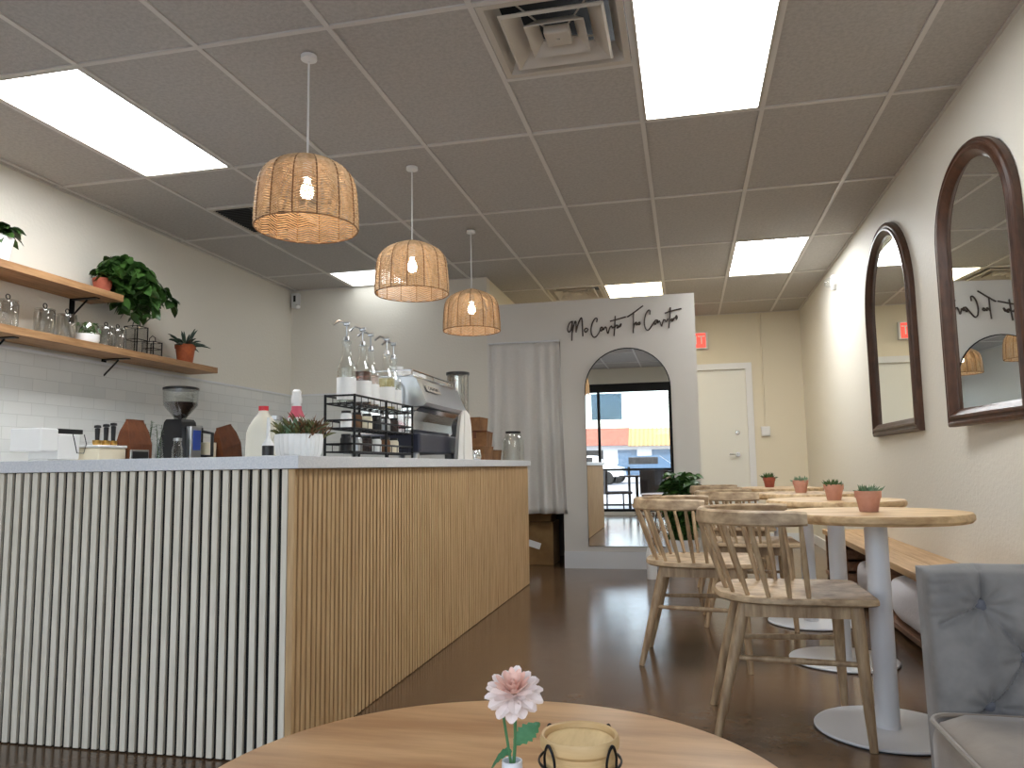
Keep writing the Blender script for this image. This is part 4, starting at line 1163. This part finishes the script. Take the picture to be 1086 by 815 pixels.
# closed shell: sides/back
def bb(u, v):
    x = -W+2*W*u; z = .18+.532*v
    return Vector((x, .082+.05*(z-.36), z))
b.grid(bb, 4, 4)
for (fu) in (0, 1):
    b.grid(lambda u, v, fu=fu: bk(fu, u).lerp(bb(fu, u), v), NZ, 2)
b.grid(lambda u, v: bk(u, 1).lerp(bb(u, 1)+Vector((0,0,.0)), v)+Vector((0,0,.008*math.sin(PI*v)*min(1,u*14)*min(1,(1-u)*14))), NX, 4)
bmesh.ops.remove_doubles(b.bm, verts=b.bm.verts[:], dist=.0004)
b.build('backrest', M['velvet'], o, ang=60)
for (bx_, bz) in buttons:
    p = bk((bx_+W)/(2*W), (bz-.18)/.532)
    b = MB(); b.lathe([(0,-.006),(.0105,-.004),(.0125,.002),(.0105,.008),(.004,.011),(0,.011)], seg=16); q = b.build('button', M['velvetb'], o); q.location = (bx_, p.y-.003, bz); q.rotation_euler = (PI/2,0,0)
def cush(x0,x1,y0_,y1_,z0,z1,crown,name,m):
    b = MB(); cxx, cyy, czz = (x0+x1)/2, (y0_+y1_)/2, (z0+z1)/2; hx, hy, hz = (x1-x0)/2, (y1_-y0_)/2, (z1-z0)/2
    r = .05; N = 14
    # rounded box by clamping a sphere-normalised cube
    bb_ = bmesh.new(); bmesh.ops.create_cube(bb_, size=2); bmesh.ops.subdivide_edges(bb_, edges=bb_.edges[:], cuts=15, use_grid_fill=True)
    for v in bb_.verts:
        c_ = v.co; p = Vector((c_.x*hx, c_.y*hy, c_.z*hz))
        q = Vector((max(-hx+r,min(hx-r,p.x)), max(-hy+r,min(hy-r,p.y)), max(-hz+r,min(hz-r,p.z))))
        d_ = p-q
        if d_.length > 1e-6: p = q+d_.normalized()*r
        if c_.z > .5: p.z += crown*(1-c_.x**2)*(1-c_.y**2)
        p += Vector((0,0,.003*noise.noise(Vector((p.x*8,p.y*8,0)))))
        v.co = p+Vector((cxx,cyy,czz))
    b._merge(bb_); o_ = b.build(name, m, o, ang=70)
    # piping along the upper edge
    pp = MB(); z = z1-.012; r2 = r*.7
    loop = []
    for sx, sy, a0 in ((1,1,0),(-1,1,PI/2),(-1,-1,PI),(1,-1,1.5*PI)):
        for k in range(7):
            a = a0+PI/2*k/6; loop.append((cxx+sx*(hx-r)+r*.96*math.cos(a), cyy+sy*(hy-r)+r*.96*math.sin(a), z))
    pp.tube(loop, .0045, 6, closed=True); pp.build('piping', m, o_)
cush(-W-.028, W-.004, -.60, .0, .32, .468, .012, 'seat_cushion', M['velvets'])
b = MB(); b.box(-W+.015, W-.015, -.59, .10, .12, .322, .012); b.build('seat_base', M['velvets'], o, smooth=False)
for sx in (-1,1):
    for yy in (-.55,.06):
        b = MB(); b.cyl((sx*(W-.07),yy,0),(sx*(W-.08),yy,.125),.014,.022,12); b.build('leg', M['frame'], o)

# ------------------------------------------------------------------ coffee table
CTX, CTY = -.296, 1.12
o = thing('coffee_table', 'round light oak table top in the bottom foreground', 'table', (CTX, CTY, 0))
b = MB(); b.lathe([(0,.418),(.440,.418),(.452,.424),(.459,.438),(.457,.447),(.450,.45),(.2,.4505),(0,.4505)], seg=128); b.build('tabletop', M['coffee'], o)
b = MB(); b.lathe([(0,.40),(.16,.40),(.16,.417),(0,.417)]); b.build('mount_plate', M['black'], o)
for k in range(3):
    a = 2*PI*k/3+.4
    b = MB(); b.tube([(.30*math.cos(a),.30*math.sin(a),0),(.20*math.cos(a),.20*math.sin(a),.40),(.12*math.cos(a),.12*math.sin(a),.409)], .013, 10); b.build('leg', M['black'], o)
TT = .4507
# vase + flower
VX, VY = -.223, .955
o = thing('bud_vase', 'slim white bud vase on the light oak coffee table', 'vase', (VX, VY, TT))
b = MB(); b.lathe([(0,0),(.016,0),(.021,.02),(.020,.05),(.0135,.085),(.0125,.112),(.0105,.112),(.011,.085),(.017,.05),(.0,.01)], seg=28, caps=False); b.build('vase', M['whitem'], o)
o = thing('artificial_flower', 'pale pink and white many-petalled flower standing in the slim white vase', 'flower', (VX, VY, TT+.012))
b = MB(); b.tube(catmull([(0,0,0),(.001,0,.08),(.004,.002,.125),(.004,.0,.165)],4), .0022, 6); b.tube([(0,0,.02),(-.002,0,.1),(-.010,.0,.15)], .0018, 6); b.build('stem', M['stem'], o)
b = MB()
def toothleaf(base, d, L, W_, droop):
    d = Vector(d).normalized(); side = d.cross(Vector((0,.9,.3))).normalized(); pv = None; n = 12
    for i in range(n+1):
        t_ = i/n; c_ = Vector(base)+d*L*t_-Vector((0,0,1))*droop*L*t_*t_
        w_ = W_*.5*math.sin(PI*min(1,t_*.9+.08))*(1.0 if i % 2 else .72)
        q = [b.bm.verts.new(c_-side*w_+Vector((0,.002,0))), b.bm.verts.new(c_), b.bm.verts.new(c_+side*w_+Vector((0,.002,0)))]
        if pv: b._f([pv[0],pv[1],q[1],q[0]]); b._f([pv[1],pv[2],q[2],q[1]])
        pv = q
toothleaf((.003,0,.118), (.72,.1,.70), .044, .026, .1)
toothleaf((-.001,0,.108), (-.9,-.2,.30), .034, .022, 1.3)
b.build('leaves', M['fleaf'], o)
hd = Vector((.004, 0, .178))
fx = MB(); fp = MB()
rs = random.Random(12)
def petal(bm_, elev, az, L, W_, cup):
    TL = Matrix.Rotation(.42, 3, 'X')
    d = TL @ Vector((math.cos(az)*math.cos(elev), math.sin(az)*math.cos(elev), math.sin(elev)))
    side = TL @ Vector((-math.sin(az), math.cos(az), 0)); up = side.cross(d)*-1
    pv = None; n = 7
    for i in range(n+1):
        t_ = i/n; c_ = hd+d*L*(.12+.88*t_)+up*cup*L*t_*t_
        w_ = W_*.5*(math.sin(PI*(t_*.72+.10))**.8) if i < n else W_*.14
        q = [bm_.bm.verts.new(c_-side*w_+up*w_*.35), bm_.bm.verts.new(c_), bm_.bm.verts.new(c_+side*w_+up*w_*.35)]
        if pv: bm_._f([pv[0],pv[1],q[1],q[0]]); bm_._f([pv[1],pv[2],q[2],q[1]])
        pv = q
for lay, (el, n_, L, W_, bm_) in enumerate(((-.35,12,.036,.017,fx),(-.02,12,.038,.016,fx),(.32,12,.034,.014,fx),(.68,12,.031,.009,fp),(1.02,10,.027,.008,fp),(1.35,6,.022,.006,fp))):
    for k in range(n_):
        petal(bm_, el+rs.uniform(-.07,.07), 2*PI*(k+.5*(lay % 2))/n_+rs.uniform(-.06,.06), L*rs.uniform(.93,1.06), W_, .05 if lay < 2 else .12)
fx.build('outer_petals', M['petal'], o); fp.build('inner_petals', M['petalp'], o)
# bamboo steamer style cup in wire stand
KX, KY = -.142, .975
o = thing('bamboo_canister', 'round pale bamboo canister with recessed disc lid', 'canister', (KX, KY, TT+.004)); o.scale = (.95,.95,1.17)
b = MB(); b.lathe([(0,0),(.040,0),(.043,.01),(.044,.050),(.0465,.053),(.0465,.058),(.0445,.060),(.0445,.066),(.0475,.069),(.0478,.082),(.0484,.094),(.0455,.097),(.0455,.102),(.0508,.106),(.0515,.113),(.049,.118),(.046,.117),(.045,.110),(.0,.109)], seg=48, caps=False); b.build('canister', M['bamboo'], o)
b = MB(); b.lathe([(0,.1095),(.0445,.1095),(.043,.112),(0,.1125)], seg=40); b.build('disc_lid', M['bambooi'], o)
o = thing('wire_stand', 'black bent wire stand wrapped around the bamboo canister', 'stand', (KX, KY, TT)); o.scale = (.97,.97,1.38)
b = MB(); b.tube([(.0505*math.cos(2*PI*k/40),.0505*math.sin(2*PI*k/40),.0022) for k in range(40)], .0018, 6, closed=True)
b.tube([(.0520*math.cos(2*PI*k/40),.0520*math.sin(2*PI*k/40),.080) for k in range(40)], .0015, 6, closed=True)
for k in range(4):
    a = -2.2+k*PI/2; da = .16
    def P(aa, r, z): return (r*math.cos(aa), r*math.sin(aa), z)
    b.tube(catmull([P(a-da,.0525,.002),P(a-da,.0535,.075),P(a-da*.9,.0545,.092),P(a,.0550,.101),P(a+da*.9,.0545,.092),P(a+da,.0535,.075),P(a+da,.0525,.002)],5), .0017, 6)
b.build('wire', M['black'], o)
b = MB(); b.box(-.03,.03,-.04,.04,0,.0012); o = b.build('paper_card', M['paper'], smooth=False); o.location = (-.385,1.125,TT+.0002); o.rotation_euler = (0,0,.5)
tag(o, 'small white card lying on the oak table left of the vase', 'card')

# ------------------------------------------------------------------ storefront poster and outdoors
b = MB(); b.box(-1.74,-1.16,YF-.056,YF-.054,1.78,2.28); o = b.build('window_poster', M['screen'], smooth=False)
tag(o, 'grey printed poster stuck on the storefront glass, seen in the arched mirror', 'poster')
b = MB(); b.box(-60,60,-90,YF-.13,-.10,-.02); struct(b.build('ground_outside', M['patio'], smooth=False))
o = thing('building', 'long low building with red and tan roofs across the parking lot, seen in mirror', 'building', (-6, -55, -.02))
b = MB(); b.box(-24,24,-10,0,0,3.0); b.build('wall', M['stucco'], o, smooth=False)
b = MB(); b.loft([[Vector((x,y,z)) for y,z in ((.8,2.7),(-10,2.7),(-6,4.3),(-.6,4.3))] for x in (-24,1)]); b.build('red_roof', M['roofred'], o, smooth=False)
b = MB(); b.loft([[Vector((x,y,z)) for y,z in ((.9,2.6),(-10,2.6),(-6,4.2),(-.6,4.2))] for x in (1.01,24)])
for k in range(60): b.tube([(1.2+k*.38,.95,2.62),(1.2+k*.38,-.6,4.22)], .07, 4)
b.build('tan_roof', M['rooftan'], o, smooth=False)
for k in range(14):
    b = MB(); b.box(-21+3*k,-19.3+3*k,.0,.05,.5,2.3); b.build('window', M['carb'] if k % 3 else M['blackp'], o, smooth=False)
def car(loc, m, label, rz=0):
    o = thing('car', label, 'car', loc, rz, group='parked cars outside')
    P = [(-2.2,.35),(-2.15,.8),(-1.4,.92),(-.8,1.4),(.8,1.42),(1.45,.95),(2.15,.85),(2.25,.4)]
    b = MB(); b.loft([[Vector((x,y,z)) for x,z in P] for y in (-.85,.85)]); b.build('body', m, o, smooth=False)
    b = MB(); b.box(-.75,.75,-.86,.86,.98,1.34,.01); b.build('glazing', M['blackp'], o, smooth=False)
    for x in (-1.4,1.4):
        for y in (-.8,.8): b = MB(); b.cyl((x,y-.1,.33),(x,y+.1,.33),.33,seg=20); b.build('wheel', M['rubber'], o)
car((-5.2,-24,-.02), M['carw'], 'white car parked outside, tiny in the arched mirror')
car((-2.2,-27,-.02), M['carb'], 'blue car parked outside, tiny in the arched mirror')
# patio fence
o = thing('patio_fence', 'black metal patio railing outside the windows, seen in the arched mirror', 'fence', (-1.2, -2.6, -.02))
b = MB(); b.box(-3,3,-.02,.02,.82,.87); b.box(-3,3,-.02,.02,.08,.12); b.build('rail', M['black'], o, smooth=False)
for k in range(5): b = MB(); b.box(-3+1.48*k,-2.95+1.48*k,-.025,.025,0,.9); b.build('post', M['black'], o, smooth=False)
def patio_chair(loc, rz, label, m=None):
    o = thing('patio_chair', label, 'chair', loc, rz, group='patio chairs outside the storefront')
    b = MB(); b.box(-.27,.27,-.27,.27,.38,.43,.01); b.build('seat', m or M['darkbrown'], o, smooth=False)
    b = MB(); b.box(-.27,.27,.22,.27,.43,.84,.01); b.build('backrest', m or M['darkbrown'], o, smooth=False)
    for sx in (-1,1):
        for sy in (-1,1): b = MB(); b.cyl((sx*.24,sy*.24,0),(sx*.23,sy*.23,.38),.014,.016,8); b.build('leg', M['black'], o)
    return o
patio_chair((-.62,-1.15,-.02), 0, 'dark brown solid-back patio chair right of centre in the arched mirror')
patio_chair((-1.4,-1.3,-.02), 1.2, 'dark brown patio chair at the left of the arched mirror reflection')
o = thing('patio_table', 'dark patio table between the outdoor chairs in the mirror reflection', 'table', (-1.0,-1.75,-.02))
b = MB(); b.lathe([(0,.70),(.36,.70),(.36,.73),(0,.73)], seg=32); b.build('tabletop', M['darkbrown'], o)
b = MB(); b.lathe([(0,0),(.22,0),(.22,.02),(.03,.03),(.03,.70),(0,.70)]); b.build('pedestal', M['black'], o)

# ------------------------------------------------------------------ light
wd = bpy.data.worlds.new('World'); sc.world = wd; wd.use_nodes = True
nt = wd.node_tree; bg = nt.nodes['Background']
sky = nt.nodes.new('ShaderNodeTexSky'); sky.sky_type = 'NISHITA'; sky.sun_disc = False; sky.sun_elevation = math.radians(48); sky.sun_rotation = math.radians(0); sky.air_density = 1.0; sky.dust_density = 2.0
mxs = nt.nodes.new('ShaderNodeMix'); mxs.data_type = 'RGBA'; mxs.inputs[0].default_value = .55; mxs.inputs[7].default_value = (2.75,2.55,2.3,1)
nt.links.new(sky.outputs[0], mxs.inputs[6]); nt.links.new(mxs.outputs[2], bg.inputs[0]); bg.inputs[1].default_value = .80
sl = bpy.data.lights.new('sun', 'SUN'); sl.energy = 3.2; sl.angle = .01; sl.color = (1,.95,.88)
so = bpy.data.objects.new('sun', sl); C.objects.link(so); so.rotation_euler = (math.radians(-48), 0, math.radians(12))
pl = bpy.data.lights.new('window_portal', 'AREA'); pl.shape = 'RECTANGLE'; pl.size = 4.97; pl.size_y = 2.3; pl.cycles.is_portal = True
po = bpy.data.objects.new('window_portal', pl); C.objects.link(po); po.location = ((XL+XR)/2, YF-.14, 1.26); po.rotation_euler = (math.radians(90), 0, 0)

# ------------------------------------------------------------------ camera
q = [810.5966, -0.222337, 0.1080616, -0.015227]
yaw, pit, rol = q[1:]
# yaw: positive turns right in the fit
F = Vector((math.sin(yaw)*math.cos(pit), math.cos(yaw)*math.cos(pit), math.sin(pit)))
R0 = Vector((math.cos(yaw), -math.sin(yaw), 0)); U0 = R0.cross(F)
c_, s_ = math.cos(rol), math.sin(rol)
Rt = R0*c_+U0*s_; Up = U0*c_-R0*s_
cam = bpy.data.cameras.new('camera'); co = bpy.data.objects.new('camera', cam); C.objects.link(co)
co.matrix_world = Matrix(((Rt.x, Up.x, -F.x, 0), (Rt.y, Up.y, -F.y, 0), (Rt.z, Up.z, -F.z, .92), (0,0,0,1)))
cam.sensor_width = 36; cam.lens = q[0]/1086*36; cam.clip_start = .02; cam.clip_end = 300
sc.camera = co

sc.view_settings.view_transform = 'Standard'; sc.view_settings.look = 'None'
sc.view_settings.gamma = 1; sc.view_settings.use_curve_mapping = False
sc.view_settings.exposure = 0.5
sc.cycles.use_denoising = True
sc.cycles.max_bounces = 10; sc.cycles.diffuse_bounces = 5; sc.cycles.glossy_bounces = 6; sc.cycles.transparent_max_bounces = 24
sc.cycles.sample_clamp_indirect = 6
